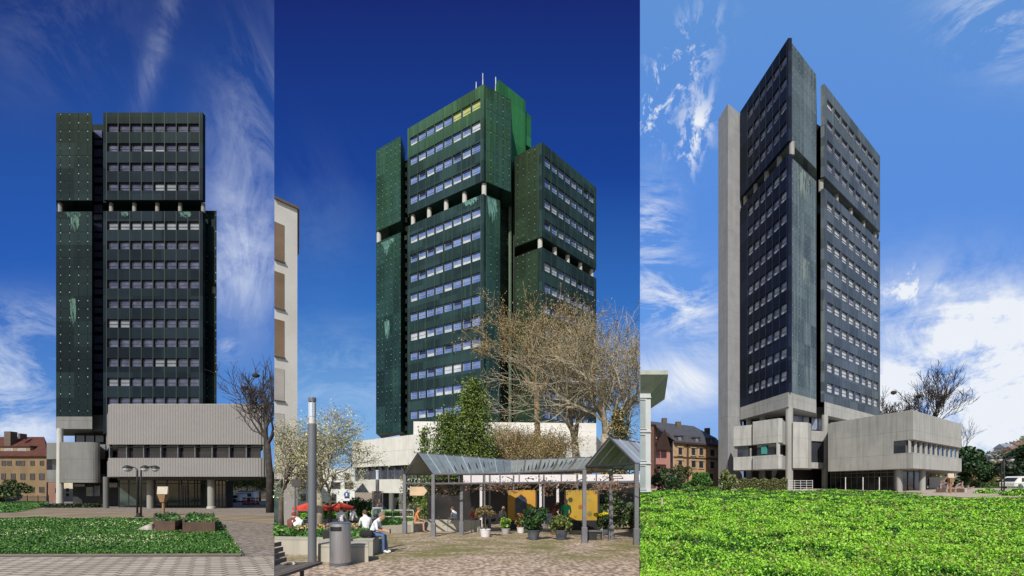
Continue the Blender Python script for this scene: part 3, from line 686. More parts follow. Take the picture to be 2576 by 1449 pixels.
stain(B, Cl, .05, .98, gb-5.5, gb, VS2, t2); stain(A, B, .72, .98, gb-1.6, gb, VS2, t2, .09)
T.mass([P(1005, 86), P(1032, 84), P(1040, 92), P(1010, 94)], zb2, zt2-1.2, name='recess', mat=cg2)
k = 0
while k < 32:
    z = zt2-2-k*p2*.5; q = P(1021, 84.4); MB().obox((q.x, q.y, z-.35), (.45, .3, .8)).build('stair_window', M('stair_glass_2', (.16, .17, .14), (.3, .3, .28), 1, .3), t2) if k < 30 else None; k += 1
# recess between the two wings with down pipes
T.mass([P(1250, 76), P(1302, 78.5), P(1302, 92), P(1235, 92)], zb2, Z(398, 77), name='recess', mat=cg2)
for (u, yy, w, m_) in ((1283, 76.7, .28, 'pipe_pale'), (1293, 77.2, .12, 'pipe_dark')):
    MB().tube([(P(u, yy).x, yy, zb2), (P(u, yy).x, yy, Z(402, 77))], w, 8).build('down_pipe', M(m_, (.09, .13, .09) if w > .2 else (.02, .03, .02), None, 2, .5), t2)
for k in range(16): z = Z(405, 77)-k*p2; MB().wall(P(1262, 75.9), P(1300, 77.9), 0, 1, .02, -.1, z-.12, z).build('recess_ledge', M('pipe_dark', (0, 0, 0)), t2)
C0, C1, C2 = P(1295, 75.2), P(1363, 72), P(1500, 83)
zc = Z(357, 72); zca, zcb, zcc = Z(595, 72), Z(621, 72), zb2
right = [C0, C1, C2, P(1440, 96), P(1300, 92)]
T.z0 = zc; pc = p2
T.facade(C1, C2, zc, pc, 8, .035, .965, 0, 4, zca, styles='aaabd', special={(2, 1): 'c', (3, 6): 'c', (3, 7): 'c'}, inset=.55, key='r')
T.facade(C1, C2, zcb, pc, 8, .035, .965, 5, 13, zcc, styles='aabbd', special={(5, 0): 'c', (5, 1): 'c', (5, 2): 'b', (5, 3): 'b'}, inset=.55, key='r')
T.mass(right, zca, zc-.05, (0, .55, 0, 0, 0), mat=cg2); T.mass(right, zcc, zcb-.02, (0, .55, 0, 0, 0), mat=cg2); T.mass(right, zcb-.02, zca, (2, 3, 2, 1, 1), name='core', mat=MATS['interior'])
T.gapcols(C1, C2, (.03, .27, .5, .74, .97), .36, zcb, zca, CONC_W)
# netted roof block
NET = copper('green_netting', (.018, .125, .045), (.013, .085, .036), (.024, .16, .045), Z(199, 77), 12, joints=False, pw=3.55, rough=.8, streak=.15)
T.mass([P(1244, 78.3), P(1255, 77), P(1322, 81.3), P(1318, 88), P(1240, 88)], Z(420, 77), Z(200, 77), name='netted_roof_block', mat=NET)
T.mass([P(1300, 80.6), P(1336, 82.8), P(1332, 90), P(1300, 90)], Z(372, 82.8), Z(292, 82.8), name='netted_roof_block', mat=NET)
for (u, yy, va, vb_) in ((1214.5, 72, 212, 184), (1198, 74, 222, 206), (1247, 78, 202, 194)):
    q = P(u, yy); MB().tube([(q.x, yy, zt2-.2), (q.x, yy, Z(va, yy)+.3), (q.x, yy, Z(vb_, yy))], [.1, .08, .05], 6).build('antenna', MATS['white_metal'], t2)
# light podium
zp = Z(1111, 72); pd = [P(886, 72), P(1060, 61), P(1500, 64), P(1530, 90), P(900, 90)]
T.mass(pd, Z(1176, 72), zp, name='podium_wall', mat=CONC_W); T.mass(pd, Z(1240, 66), Z(1207, 72), name='podium_wall', mat=CONC_W)
T.mass(pd, Z(1207, 72), Z(1176, 72), (.6, .6, .6, .6, .6), name='glass_band', mat=glassy('podium_glass_2', (.03, .035, .055), (.08, .085, .12), .1))
for i in range(10): MB().wall(pd[0], pd[1], .02+i/10, .028+i/10, -.3, -.6, Z(1207, 72)+.01, Z(1176, 72)-.01).build('mullion', MATS['grey_metal'], t2)
T.mass([P(990, 66), P(1060, 63.5), P(1500, 67), P(1530, 88), P(960, 88)], gz(2, 66), Z(1240, 66), name='ground_floor', mat=MATS['interior'])
for u in (985, 1010, 1158, 1180, 1260): T.column(P(u, 64), .35, gz(2, 64), Z(1240, 66)+.02, CONC_GREY)
T.mass([P(1040, 68), P(1500, 70), P(1500, 88), P(1040, 88)], zp, zb2+.02, name='concrete_band', mat=CONC_W)
T.finish(M('frame_white_2', (.36, .40, .43), None, 1, .5), glassy('glass_2', (.08, .13, .34), (.18, .26, .50), .12), M('blind_2', (.50, .54, .60), (.35, .38, .44), 1, .6), M('glass_2b', (.03, .05, .15), (.015, .02, .06), .5, .2), M('yellow_panel', (.42, .45, .12), (.3, .34, .1), 1, .7))
# ================================================================== THIRD PLACE: tower on its sharp corner
y3 = 64.; p3 = 57.3/F*y3; zt3 = Z(95, y3)
t3 = empty('office_tower', (46., 72., gz(3, 70)), 'slate dark tower with sharp corner beside a windowless grey shaft', TOWERCAT)
cb3 = copper('copper_blind_3', (.115, .145, .150), (.06, .08, .088), (.13, .17, .15), zt3, 30, dots=.8, dsz=.006, gstr=.35, rough=.42, streak=.5)  # narrow corner face: copper lightened, the light on it is painted in
cc3 = copper('copper_front_3', (.085, .102, .12), (.052, .064, .08), (.12, .15, .12), zt3, 8, joints=False, pw=3.55, rough=.4, streak=.3)  # right front: its glint is put into a lighter copper colour
cd3 = copper('copper_left_3', (.008, .013, .034), (.005, .008, .022), (.02, .03, .03), zt3, 14, joints=False, pw=3.55, rough=.55, streak=.05, spec=.12)  # left front: same copper, its shade put into a darker colour
T = Tower(t3, {'clad': cd3, 'blind': cb3, 'rib': M('rib_navy', (.012, .016, .03), None, 1, .6)}); T.z0 = zt3  # ribs darkened along with the shaded left front
A, B, Cc = P(1862, 76.7), P(1983, y3), P(2053, 69.7)
zb3 = Z(986, y3); ga, gb = Z(354, y3), Z(387, y3); bnd = Z(1023, y3)
main = [A, B, Cc, P(2056, 84), P(1900, 92)]
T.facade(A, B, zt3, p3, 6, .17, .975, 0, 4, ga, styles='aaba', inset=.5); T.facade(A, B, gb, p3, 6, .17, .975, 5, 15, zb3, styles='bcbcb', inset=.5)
T.mats['clad'] = cc3; T.mats['rib'] = M('rib_slate', (.075, .092, .108), None, 1, .6)  # ribs lightened along with the glinting right front
T.mass(main, ga, zt3-.05, (.5, 0, 0, 0, 0)); T.mass(main, zb3, gb-.02, (.5, 0, 0, 0, 0)); T.mass(main, gb-.02, ga, (3, 3, 1, 1, 2), name='core', mat=MATS['black'])
T.gapcols(A, B, (.03, .27, .5, .75, .972), .33, gb, ga, CONC3)
D0, D1 = P(2074, 71.3), P(2214, 87)
rt = [D0, D1, P(2196, 100), P(2068, 92)]
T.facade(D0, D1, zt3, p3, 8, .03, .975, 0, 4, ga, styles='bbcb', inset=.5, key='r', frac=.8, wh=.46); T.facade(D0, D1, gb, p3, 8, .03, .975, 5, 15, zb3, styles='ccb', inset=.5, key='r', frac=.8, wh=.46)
T.mass(rt, ga, zt3-.05, (.5, 0, 0, 0)); T.mass(rt, zb3, gb-.02, (.5, 0, 0, 0)); T.mass(rt, gb-.02, ga, (3, 2, 1, 1.5), name='core', mat=MATS['black'])
T.gapcols(D0, D1, (.025, .26, .5, .74, .975), .33, gb, ga, CONC3)
T.mass([P(2050, 77), P(2086, 79), P(2090, 90), P(2050, 88)], zb3, zt3-1.5, name='recess', mat=MATS['black'])
VS3 = stainmat('verdigris3', (.34, .42, .40), (.20, .26, .25), 7.7, .9)
for (s0, s1, va, vb_) in ((.1, .95, 392, 560), (.35, .8, 640, 770)): stain(B, Cc, s0, s1, Z(vb_, 66.5), min(gb, Z(va, 66.5)), VS3, t3)
# pale band, columns, undercroft
T.mass(main, bnd, zb3-.004, (0,)*5, name='concrete_band', mat=CONC3); T.mass(rt, bnd, zb3-.004, (0,)*4, name='concrete_band', mat=CONC3)
T.mass([P(2046, 76), P(2090, 76.5), P(2090, 90), P(2046, 88)], bnd+.2, zb3-.01, name='concrete_band', mat=CONC3)
T.mass([P(1870, 78.5), P(1990, 71.5), P(2110, 78), P(2180, 90), P(2100, 95), P(1900, 93)], gz(3, 70), bnd, name='undercroft', mat=MATS['interior'])  # solid dark block fills the undercroft in place of its shade
q0, q1 = P(1994, 71.2), P(2070, 75)
for (a, b) in ((0, .28), (.32, .5), (.6, .78), (.82, 1)): MB().wall(q0, q1, a, b, .12, .04, Z(1078, 72), Z(1047, 72)).build('window', M('glass_sky3', (.17, .18, .28), (.32, .34, .45), .5, .1), t3)  # pale panes: reflected sky put into the glass colour
for (u, yy, r) in ((1985.5, 64.6, .45), (2075, 71.6, .42), (1918, 72.5, .4), (1884, 75.8, .4)): T.column(P(u, yy), r, gz(3, 60), bnd+.02, CONC3)
# shaft
sh = [P(1807, 78.2), P(1831, 74.9), P(1867, 77.4), P(1868, 88), P(1815, 90)]
T.mass(sh, gz(3, 70)-1, Z(260, 74.9), name='shaft', mat=CONC3D)
T.mass(sh, Z(260, 74.9), Z(258, 74.9), [.3]*5, name='parapet', mat=CONC3)
# stair volumes
c1 = [P(1845, 67), P(1893, 65), P(1896, 70), P(1850, 72)]
rr = [P(1893.5, 64.4), P(1958, 61)]+[Vector((P(1958, 61).x+1.0*math.sin(a), 62-.98*math.cos(a)*1.02)) for a in (.3, .7, 1.1, 1.5)]+[P(1980, 66), P(1900, 70)]
for v_ in (c1, rr):
    T.mass(v_, Z(1118, 64), Z(1066 if v_ is c1 else 1060, 64), name='stair_drum', mat=CONC3); T.mass(v_, Z(1147, 64), Z(1118, 64), [.5]*len(v_), name='glass_band', mat=MATS['glass_dark']); T.mass(v_, Z(1181, 64), Z(1147, 64), name='stair_drum', mat=CONC3)
MB().wall(rr[0], rr[1], .28, .48, -.3, -.49, Z(1143, 64), Z(1121, 64)).build('teal_blind', M('teal_blind', (.05, .28, .25), None, 1, .6), t3)
MB().wall(rr[0], rr[1], .93, .97, .01, -.5, Z(1147, 64), Z(1118, 64)).build('mullion', CONC3, t3)
T.mass([P(1994, 63.8), P(2032, 64.5), P(2041, 66), P(2041, 72), P(1994, 72)], Z(1178, 65), Z(1064, 65), name='stair_drum', mat=CONC3)
T.mass([P(2041, 70), P(2072, 71), P(2072, 76), P(2041, 76)], Z(1109, 70), Z(1083, 70), name='concrete_band', mat=CONC3)
T.mass([P(2041, 70.3), P(2072, 71.3), P(2072, 76), P(2041, 76)], Z(1163, 70), Z(1109, 70), name='glass_band', mat=MATS['glass_dark'])
T.mass([P(2041, 70), P(2072, 71), P(2072, 76), P(2041, 76)], Z(1178, 70), Z(1163, 70), name='concrete_band', mat=CONC3)
# podium box
bl, bm_, br = P(2083, 67), P(2297, 55), P(2419, 67.4)
box3 = [bl, bm_, br, P(2400, 88), P(2110, 90)]
zT, zw1, zw0, zB = Z(1032, 55), Z(1105, 55), Z(1138, 55), Z(1178, 55)
T.mass(box3, zw1, zT, name='podium_wall', mat=CONC3); T.mass(box3, zB, zw0, name='podium_wall', mat=CONC3)
T.mass(box3, zT, zT+.12, [.25]*5, name='parapet', mat=CONC3)
T.mass(box3, zw0, zw1, [.01, .8, .3, .3, .3], name='podium_wall', mat=MATS['glass_dark'])
f1 = 1-2.4/(bm_-bl).length
MB().wall(bl, bm_, 0, f1, 0, -.4, zw0, zw1).build('podium_wall', CONC3, t3)
for i in range(11):
    MB().wall(bm_, br, i/10*.97+.012, i/10*.97+.024, -.3, -.5, zw0+.01, zw1-.01).build('mullion', CONC3, t3)
MB().wall(bl, bm_, f1+.05, f1+.056, -.02, -.3, zw0+.01, zw1-.01).build('mullion', CONC3, t3)
gl = [P(2090, 70), P(2250, 60), P(2330, 66), P(2300, 84), P(2110, 88)]
T.mass(gl, gz(3, 60)-.3, zB, name='ground_floor', mat=M('lobby3', (.008, .01, .01), (.05, .055, .045), .8, .15))
m3 = MB()
for i in range(12): m3.wall(gl[0], gl[1], i/11-.003, i/11+.003, .08, .004, gz(3, 60), zB-.01)
for i in range(6): m3.wall(gl[1], gl[2], i/5-.01, i/5+.01, .08, .004, gz(3, 60), zB-.01)
for v in (1190, 1200): m3.wall(gl[0], gl[1], 0, 1, .06, .004, Z(v+.8, 65), Z(v-.5, 65))
m3.build('glazing_bars', MATS['grey_metal'], t3)
for (u, yy, r) in ((2262.5, 57.4, .3), (2320, 60, .33)): T.column(P(u, yy), r, gz(3, 50), zB+.02, CONC3)
T.finish(M('frame_grey_3', (.10, .11, .13), None, 1, .5), glassy('glass_3', (.20, .22, .34), (.34, .36, .48), .15), M('blind_3', (.60, .62, .68), (.42, .45, .52), .8, .35), M('glass_3b', (.03, .03, .06), None, .5, .2), MATS['black'])
# ------------------------------------------------------------------ people
SK = M('skin', (.52, .30, .21), (.45, .25, .17), 8, .6)
SEAT = dict(pelvis=(0, 0, .50), spine=(0, .03, .68), chest=(0, .10, .90), neck=(0, .17, 1.05), head=(0, .23, 1.16), crown=(0, .25, 1.25),
            sh=(.17, .10, .96), el=(.21, .20, .70), wr=(.13, .42, .64), hip=(.09, .03, .50), kn=(.11, .44, .50), an=(.11, .47, .08), toe=(.11, .64, .03))
STAND = dict(pelvis=(0, 0, .90), spine=(0, .0, 1.08), chest=(0, .01, 1.30), neck=(0, .02, 1.46), head=(0, .05, 1.58), crown=(0, .05, 1.69),
             sh=(.18, 0, 1.38), el=(.24, .04, 1.10), wr=(.20, .22, .98), hip=(.09, 0, .88), kn=(.10, .03, .48), an=(.11, -.02, .08), toe=(.12, .16, .03))
def cmat(name, c): return M(name, c, tuple(x*.8 for x in c), 6, .85)
def person(label, base, rz, pose, shirt, legs, hairc, shoe=(.6, .6, .58), sc=1., group=None, sleeves=True, fingers=True, held=None, crouch=0):
    root = empty('person', base, label, 'person', group, rz)
    J = dict(pose); vs = []; rad = []; ed = []; bones = []
    def V(p, r): vs.append(tuple(x*sc for x in p)); rad.append(r*sc); return len(vs)-1
    def E(i, j, m): ed.append((i, j)); bones.append((Vector(vs[i]), Vector(vs[j]), m))
    pv = V(J['pelvis'], .125); sp = V(J['spine'], .115); ch = V(J['chest'], .135); nk = V(J['neck'], .055)
    hd = V(J['head'], .088); cr = V(J['crown'], .07)
    h = Vector(J['head']); fwd = Vector((0, 1, -.25)).normalized()
    E(pv, sp, 0); E(sp, ch, 0); E(ch, nk, 0); E(nk, hd, 2); E(hd, cr, 2)
    ns = V(tuple(h+fwd*.105+Vector((0, 0, -.005))), .016); E(hd, ns, 2)
    chn = V(tuple(h+fwd*.06+Vector((0, 0, -.085))), .035); E(hd, chn, 2)
    for s_ in (-1, 1):
        f = lambda k: (J[k][0]*s_, J[k][1], J[k][2])
        a_ = V(f('sh'), .062); b1 = V(f('el'), .046); c_ = V(f('wr'), .030)
        E(ch, a_, 0); E(a_, b1, 0 if sleeves else 0); E(b1, c_, 2 if sleeves else 0)
        w_ = Vector(f('wr')); d = (w_-Vector(f('el'))).normalized(); pm = w_+d*.075
        p_ = V(tuple(pm), .028); E(c_, p_, 2)
        if fingers:
            side = Vector((1, 0, 0)) if abs(d.x) < .8 else Vector((0, 1, 0))
            side = (side-d*side.dot(d)).normalized(); dn = d.cross(side).normalized()*(-1 if d.cross(side).z > 0 else 1)
            for k, (o_, L_) in enumerate(((-.028, .055), (-.009, .068), (.010, .063), (.028, .048))):
                k0 = V(tuple(pm+side*o_+d*.03), .0085); k1 = V(tuple(pm+side*o_+d*(.03+L_*.5)+dn*.012), .008); k2 = V(tuple(pm+side*o_*.95+d*(.03+L_*.75)+dn*.036), .007)
                E(p_, k0, 2); E(k0, k1, 2); E(k1, k2, 2)
            t0 = V(tuple(pm-side*s_*.034-d*.02), .010); t1_ = V(tuple(pm-side*s_*.055+d*.03+dn*.02), .0085); E(p_, t0, 2); E(t0, t1_, 2)
        hp = V(f('hip'), .088); kn = V(f('kn'), .062); an = V(f('an'), .042); to = V(f('toe'), .036)
        E(pv, hp, 1); E(hp, kn, 1); E(kn, an, 1); E(an, to, 3)
        er = V((J['head'][0]+s_*.09, J['head'][1]-.005, J['head'][2]), .014); E(hd, er, 2)
    me = bpy.data.meshes.new('body'); me.from_pydata(vs, ed, []); o = bpy.data.objects.new('body', me); COL.objects.link(o)
    o.modifiers.new('skin', 'SKIN'); sv = me.skin_vertices[0].data
    for i, r_ in enumerate(rad): sv[i].radius = (r_, r_); sv[i].use_root = (i == 0)
    sv[2].radius = (.165*sc, .115*sc); sv[0].radius = (.15*sc, .115*sc)
    ss_ = o.modifiers.new('sub', 'SUBSURF'); ss_.levels = 1
    dg = bpy.context.evaluated_depsgraph_get(); m2 = bpy.data.meshes.new_from_object(o.evaluated_get(dg)); bpy.data.objects.remove(o)
    m2.name = 'body'; m2.materials.clear()
    for mt_ in (cmat('shirt_%d' % (hash_(shirt)), shirt), cmat('trousers_%d' % (hash_(legs)), legs), SK, cmat('shoe_%d' % hash_(shoe), shoe)): m2.materials.append(mt_)
    for pl in m2.polygons:
        c_ = pl.center; best = (9, 0)
        for (x, y, m_) in bones:
            d = y-x; t_ = max(0, min(1, (c_-x).dot(d)/max(1e-6, d.length_squared))); q = (c_-x-d*t_).length
            if q < best[0]: best = (q, m_)
        pl.material_index = best[1]; pl.use_smooth = True
    bo = addobj('body', m2, root)
    # hair cap, eyes and mouth
    mb = MB(); hc = h+Vector((0, -.018, .035)); n = 14; rows = 6; o_ = 0
    for i in range(rows+1):
        ph = i/rows*1.75
        for k in range(n):
            t_ = 2*math.pi*k/n; front = max(0, math.sin(t_)); rr_ = .104*math.sin(ph) if ph < 1.57 else .102
            zz = .115*math.cos(ph)*(1 if ph < 1.57 else 1.4); zz = max(zz, -.02+.07*front) if front > .3 else zz
            mb.v.append(tuple((hc+Vector((rr_*.9*math.cos(t_), rr_*1.02*math.sin(t_), zz)))*sc))
    for i in range(rows):
        for k in range(n): mb.f.append((i*n+k, i*n+(k+1) % n, (i+1)*n+(k+1) % n, (i+1)*n+k)); mb.m.append(0)
    me = bpy.data.meshes.new('hair'); me.from_pydata(mb.v, [], mb.f); me.materials.append(cmat('hair_%d' % hash_(hairc), hairc)); me.polygons.foreach_set('use_smooth', [True]*len(mb.f)); addobj('hair', me, root)
    mb = MB()
    for s_ in (-1, 1): mb.lathe((s_*.032*sc, (h.y+.086)*sc, (h.z-.005)*sc), [(.002, -.008*sc), (.010*sc, 0), (.002, .008*sc)], 8)
    mb.obox((0, (h.y+.083)*sc, (h.z-.06)*sc), (.04*sc, .012*sc, .008*sc), m=0)
    me = bpy.data.meshes.new('face'); me.from_pydata(mb.v, [], mb.f); me.materials.append(M('eye_dark', (.03, .02, .02), None, 1, .4)); addobj('face', me, root)
    return root
def hash_(c): return int(sum(x*(7**i) for i, x in enumerate(c))*1000)
def pose(base, **kw): d = dict(base); d.update(kw); return d
# the man reading on the planter wall
mz = SL[2]*15.1
lean = pose(SEAT, pelvis=(0, 0, .60), hip=(.09, .03, .60), spine=(0, .06, .76), chest=(0, .19, .96), neck=(0, .28, 1.09), head=(0, .36, 1.17), crown=(0, .37, 1.26), sh=(.17, .19, 1.01), el=(.21, .24, .76), wr=(.10, .47, .70), kn=(.11, .42, .58), an=(.11, .42, .09), toe=(.11, .60, .035))
man = person('grey haired man in white shirt and jeans sitting on the concrete planter wall', (P(934, 15.1).x, 15.1, mz), R(-90), lean, (.74, .76, .80), (.08, .14, .28), (.22, .17, .13), (.75, .75, .74))
q = Vector((P(934, 15.1).x, 15.1, mz)); tag(MB().obox((q.x+.60, q.y, q.z+.70), (.02, .08, .14), R(0)).build('phone', MATS['black']), 'small dark phone held by the seated man in the white shirt', 'phone')
tag(MB().obox((q.x-.06, q.y-.30, q.z+.66), (.42, .2, .2), 0).build('bag', cmat('bag_black', (.012, .012, .014)), bevel=.06), 'black bag lying on the planter wall beside the seated man', 'bag')
person('person in white top and dark trousers sitting behind the man with the phone', (P(921, 18.2).x, 18.2, gz(2, 18.2)), R(30), pose(SEAT, pelvis=(0, 0, .55)), (.75, .75, .76), (.02, .02, .025), (.10, .06, .04))
person('woman in orange top sitting on the end of the low wall, facing right', (P(1043, 24.6).x, 24.6, gz(2, 24.6)), R(-75), SEAT, (.62, .22, .08), (.45, .28, .22), (.30, .14, .06), (.3, .2, .15))
person('person in white top seated behind the low wall left of the pergola post', (P(1146, 27).x, 27, gz(2, 27)), R(60), SEAT, (.78, .78, .78), (.04, .04, .05), (.10, .06, .04))
person('person in red orange top seated behind the low wall under the pergola', (P(1195, 27).x, 27, gz(2, 27)), R(150), SEAT, (.60, .10, .04), (.05, .05, .06), (.25, .16, .08))
person('person in pale top seated just right of the small potted standard tree', (P(1243, 28).x, 28, gz(2, 28)), R(120), SEAT, (.55, .45, .40), (.04, .04, .05), (.12, .08, .05))
person('person in cream blouse seated at a table between pot plants and yellow booth', (P(1262, 28.5).x, 28.5, gz(2, 28.5)), R(-150), SEAT, (.6, .55, .45), (.04, .04, .05), (.3, .22, .12))
person('man in bright green shirt standing behind the big pot plants', (P(1424, 23.4).x, 23.4, gz(2, 23.4)), R(165), STAND, (.02, .38, .16), (.03, .03, .04), (.5, .3, .2), (.1, .1, .1))
person('person in white shirt seen from behind, sitting beyond the planter left of the bin', (P(857, 25).x, 25, gz(2, 25)), R(10), SEAT, (.76, .76, .76), (.03, .03, .04), (.08, .05, .03))
person('person in white sleeveless top sitting just right of the steel bin, beyond the planter', (P(884, 26).x, 26, gz(2, 26)), R(-30), SEAT, (.72, .72, .72), (.03, .03, .04), (.03, .02, .02))
person('red haired person sitting beyond the flower bed at the left corner building', (P(729, 19).x, 19, gz(2, 19)-.1), R(-20), SEAT, (.16, .05, .04), (.03, .03, .04), (.20, .05, .03))
person('person in white shirt sitting beside the red haired person', (P(748, 19).x, 19, gz(2, 19)-.12), R(20), SEAT, (.78, .78, .78), (.03, .03, .04), (.1, .07, .05))
# ------------------------------------------------------------------ houses
def hwindow(w, h, mats, name='window'): return win_mesh(name, w, h, 'a', mats, fr=.1, trans=.55)
HW = [M('win_frame_white', (.55, .55, .52), None, 1, .6), glassy('glass_house', (.02, .02, .03), (.05, .05, .07), .1), MATS['blind_1'], MATS['glass_dark'], MATS['glass_dark']]
HD = [M('win_frame_dark', (.06, .05, .05), None, 1, .6)]+HW[1:]
def put_windows(root, A, B, y_pairs, rects, mats, proud=.09, vref=None, surround=None, cache={}):
    """rects: (u0, u1, v0, v1) on the facade through plan points A, B"""
    d = B-A; n = Vector((d.y, -d.x)).normalized(); ang = math.atan2(d.y, d.x)
    for (u0, u1, v0, v1) in rects:
        def hit(u):
            k = (u-CX)/F; t_ = (A.y*k-A.x)/(d.x-d.y*k); return A+d*t_
        a_, b_ = hit(u0), hit(u1); w = (b_-a_).length; zt, zb = Z(v0, (a_.y+b_.y)/2), Z(v1, (a_.y+b_.y)/2)
        me = win_mesh('window', w, zt-zb, 'a', mats, fr=.09, trans=.6)
        o = addobj('window', me, root); q = a_+n*proud; o.location = Vector((q.x, q.y, zb))-org(root); o.rotation_euler = (0, 0, ang)
        if surround:
            s_ = MB(); f_ = .28; s_.wall(a_, b_, -f_/w, 0, .07, 0, zb, zt); s_.wall(a_, b_, 1, 1+f_/w, .07, 0, zb, zt); s_.wall(a_, b_, -f_/w*1.4, 1+f_/w*1.4, .16, 0, zt, zt+.28); s_.wall(a_, b_, -f_/w*1.2, 1+f_/w*1.2, .12, 0, zb-.2, zb)
            s2 = s_.build('window_surround', surround, root)
OCH = M('ochre_render', (.22, .145, .08), (.16, .11, .06), .5, .9); REDT = M('red_tiles', (.10, .025, .014), (.05, .015, .01), 1.4, .85, bmp=.3)
h1 = empty('apartment_house', (P(50, 100).x, 100, gz(1, 100)), 'ochre apartment house with red hipped roof and wide dormer at far left', 'house')
A, B = P(-90, 95), P(117, 95); zE = Z(1146, 95); gg = gz(1, 100)
MB().prism([A, B, P(133, 108), P(-60, 108)], gg-.3, zE).build('wall', OCH, h1)
A2_, B2_ = P(-92, 94.5), P(119.5, 94.5); zr = Z(1099, 100.5); rb = P(135, 108.5); ra = P(-60, 108.5); r0, r1_ = P(-70, 100.5), P(111, 100.5)
MB().add([(A2_.x, A2_.y, zE), (B2_.x, B2_.y, zE), (rb.x, rb.y, zE), (ra.x, ra.y, zE), (r0.x, r0.y, zr), (r1_.x, r1_.y, zr), (A2_.x, A2_.y, zE-.2), (B2_.x, B2_.y, zE-.2), (rb.x, rb.y, zE-.2), (ra.x, ra.y, zE-.2)],
         [(0, 1, 5, 4), (1, 2, 5), (2, 3, 4, 5), (3, 0, 4), (6, 7, 1, 0), (7, 8, 2, 1), (8, 9, 3, 2), (9, 8, 7, 6)]).build('roof', REDT, h1)
for (a_, b2, va, vb_) in ((18, 34, 1086, 1125), (53, 58, 1091, 1104)): MB().box((P(a_, 98).x, 97.4, Z(vb_, 98)), (P(b2, 98).x, 98.8, Z(va, 98))).build('chimney', M('chimney_stone', (.12, .09, .07), None, 2, .9), h1)
dm = MB().box((P(2, 96).x, 95.9, Z(1142, 96)), (P(77, 96).x, 99.5, Z(1124, 96))).build('dormer', M('dormer_render', (.27, .22, .14), None, 1, .9), h1)
MB().box((P(1, 96).x, 95.6, Z(1124, 96)), (P(80, 96).x, 100, Z(1121.5, 96))).build('dormer_roof', REDT, h1)
put_windows(h1, P(2, 95.9), P(77, 95.9), 0, [(13, 33, 1129, 1139), (46, 67, 1129, 1139)], [HW[0], M('curtain', (.25, .25, .33), None, 1, .7)]+HW[2:])
rects = [(u0*.1574, u1*.1574, 1159, 1171) for u0, u1 in ((30, 100), (120, 185), (255, 322), (335, 400), (490, 555), (640, 705))]+[(u0*.1574, u1*.1574, 1191, 1207) for u0, u1 in ((25, 95), (180, 250), (330, 405), (485, 560), (630, 712))]+[(u0*.1574, u1*.1574, 1225, 1239) for u0, u1 in ((30, 95), (175, 245), (325, 400), (480, 555), (630, 710))]
put_windows(h1, A, B, 0, rects, HD)
h2 = empty('cream_house', (P(170, 118).x, 118, gz(1, 118)), 'sunlit cream house glimpsed through the gap under the curved stair drum', 'house')
MB().prism([P(150, 116), P(184, 116), P(192, 125), P(160, 125)], gz(1, 118), Z(1190, 116)).build('wall', M('cream_render', (.62, .55, .42), None, 1, .9), h2)
put_windows(h2, P(150, 116), P(184, 116), 0, [(167, 173, 1228, 1236), (167, 173, 1241, 1248)], HD)
h3 = empty('pink_annexe', (P(131, 92).x, 92, gz(1, 92)), 'dull pink rendered annexe wall below the left end of the stair drum', 'house')
MB().prism([P(121, 91), P(146, 91), P(150, 97), P(126, 97)], gz(1, 92), Z(1212, 91)).build('wall', M('pink_render', (.26, .14, .10), None, 1, .9), h3)
put_windows(h3, P(121, 91), P(146, 91), 0, [(139, 144, 1228, 1240)], HD)
# second place: white corner building at the left
wb = empty('corner_building', (P(720, 32).x, 32, gz(2, 31)), 'tall white rendered corner building with brown blinds at left of the square', 'building')
WH = M('white_render', (.66, .64, .60), (.58, .56, .53), .5, .9)
A, B = P(660, 29.4), P(748, 31.1); zt = Z(499, 29.9)
MB().prism([A, B, P(748, 37), P(690, 40)], Z(1205, 30), zt).build('wall', WH, wb, clip=2)
MB().prism(offset_poly([A, B, P(748, 37), P(690, 40)], [-.12]*4), zt, zt+.14).build('roof_edge', M('brown_cap', (.16, .12, .09), None, 1, .7), wb, clip=2)
MB().prism([P(712, 30.2), P(748, 31.1), P(748, 37), P(712, 37)], gz(2, 31)-.2, Z(1205, 30)).build('wall', WH, wb)
MB().prism([P(660, 31), P(712, 31.8), P(712, 37), P(690, 37)], gz(2, 31)-.2, Z(1205, 30)).build('shop_glass', M('shop_glass', (.02, .05, .05), (.08, .13, .12), .6, .1), wb, clip=2)
for (va, vb_, br_) in ((558, 652, 1), (682, 773, 1), (802, 895, 1), (925, 1006, 0), (1038, 1110, 0)):
    mb = MB().wall(A, B, (690-660)/88-.06, (711-660)/88+.03, .02, -.2, Z(vb_, 30), Z(va, 30))
    mb.build('blind', M('brown_blind', (.24, .16, .10), (.18, .12, .07), .6, .8) if br_ else M('pale_blind', (.50, .46, .42), None, .6, .8), wb, clip=2)
    MB().wall(A, B, .28, (713-660)/88+.03, .10, 0, Z(vb_+3, 30), Z(vb_, 30)).build('sill', M('sill_grey', (.12, .11, .1), None, 1, .6), wb, clip=2)
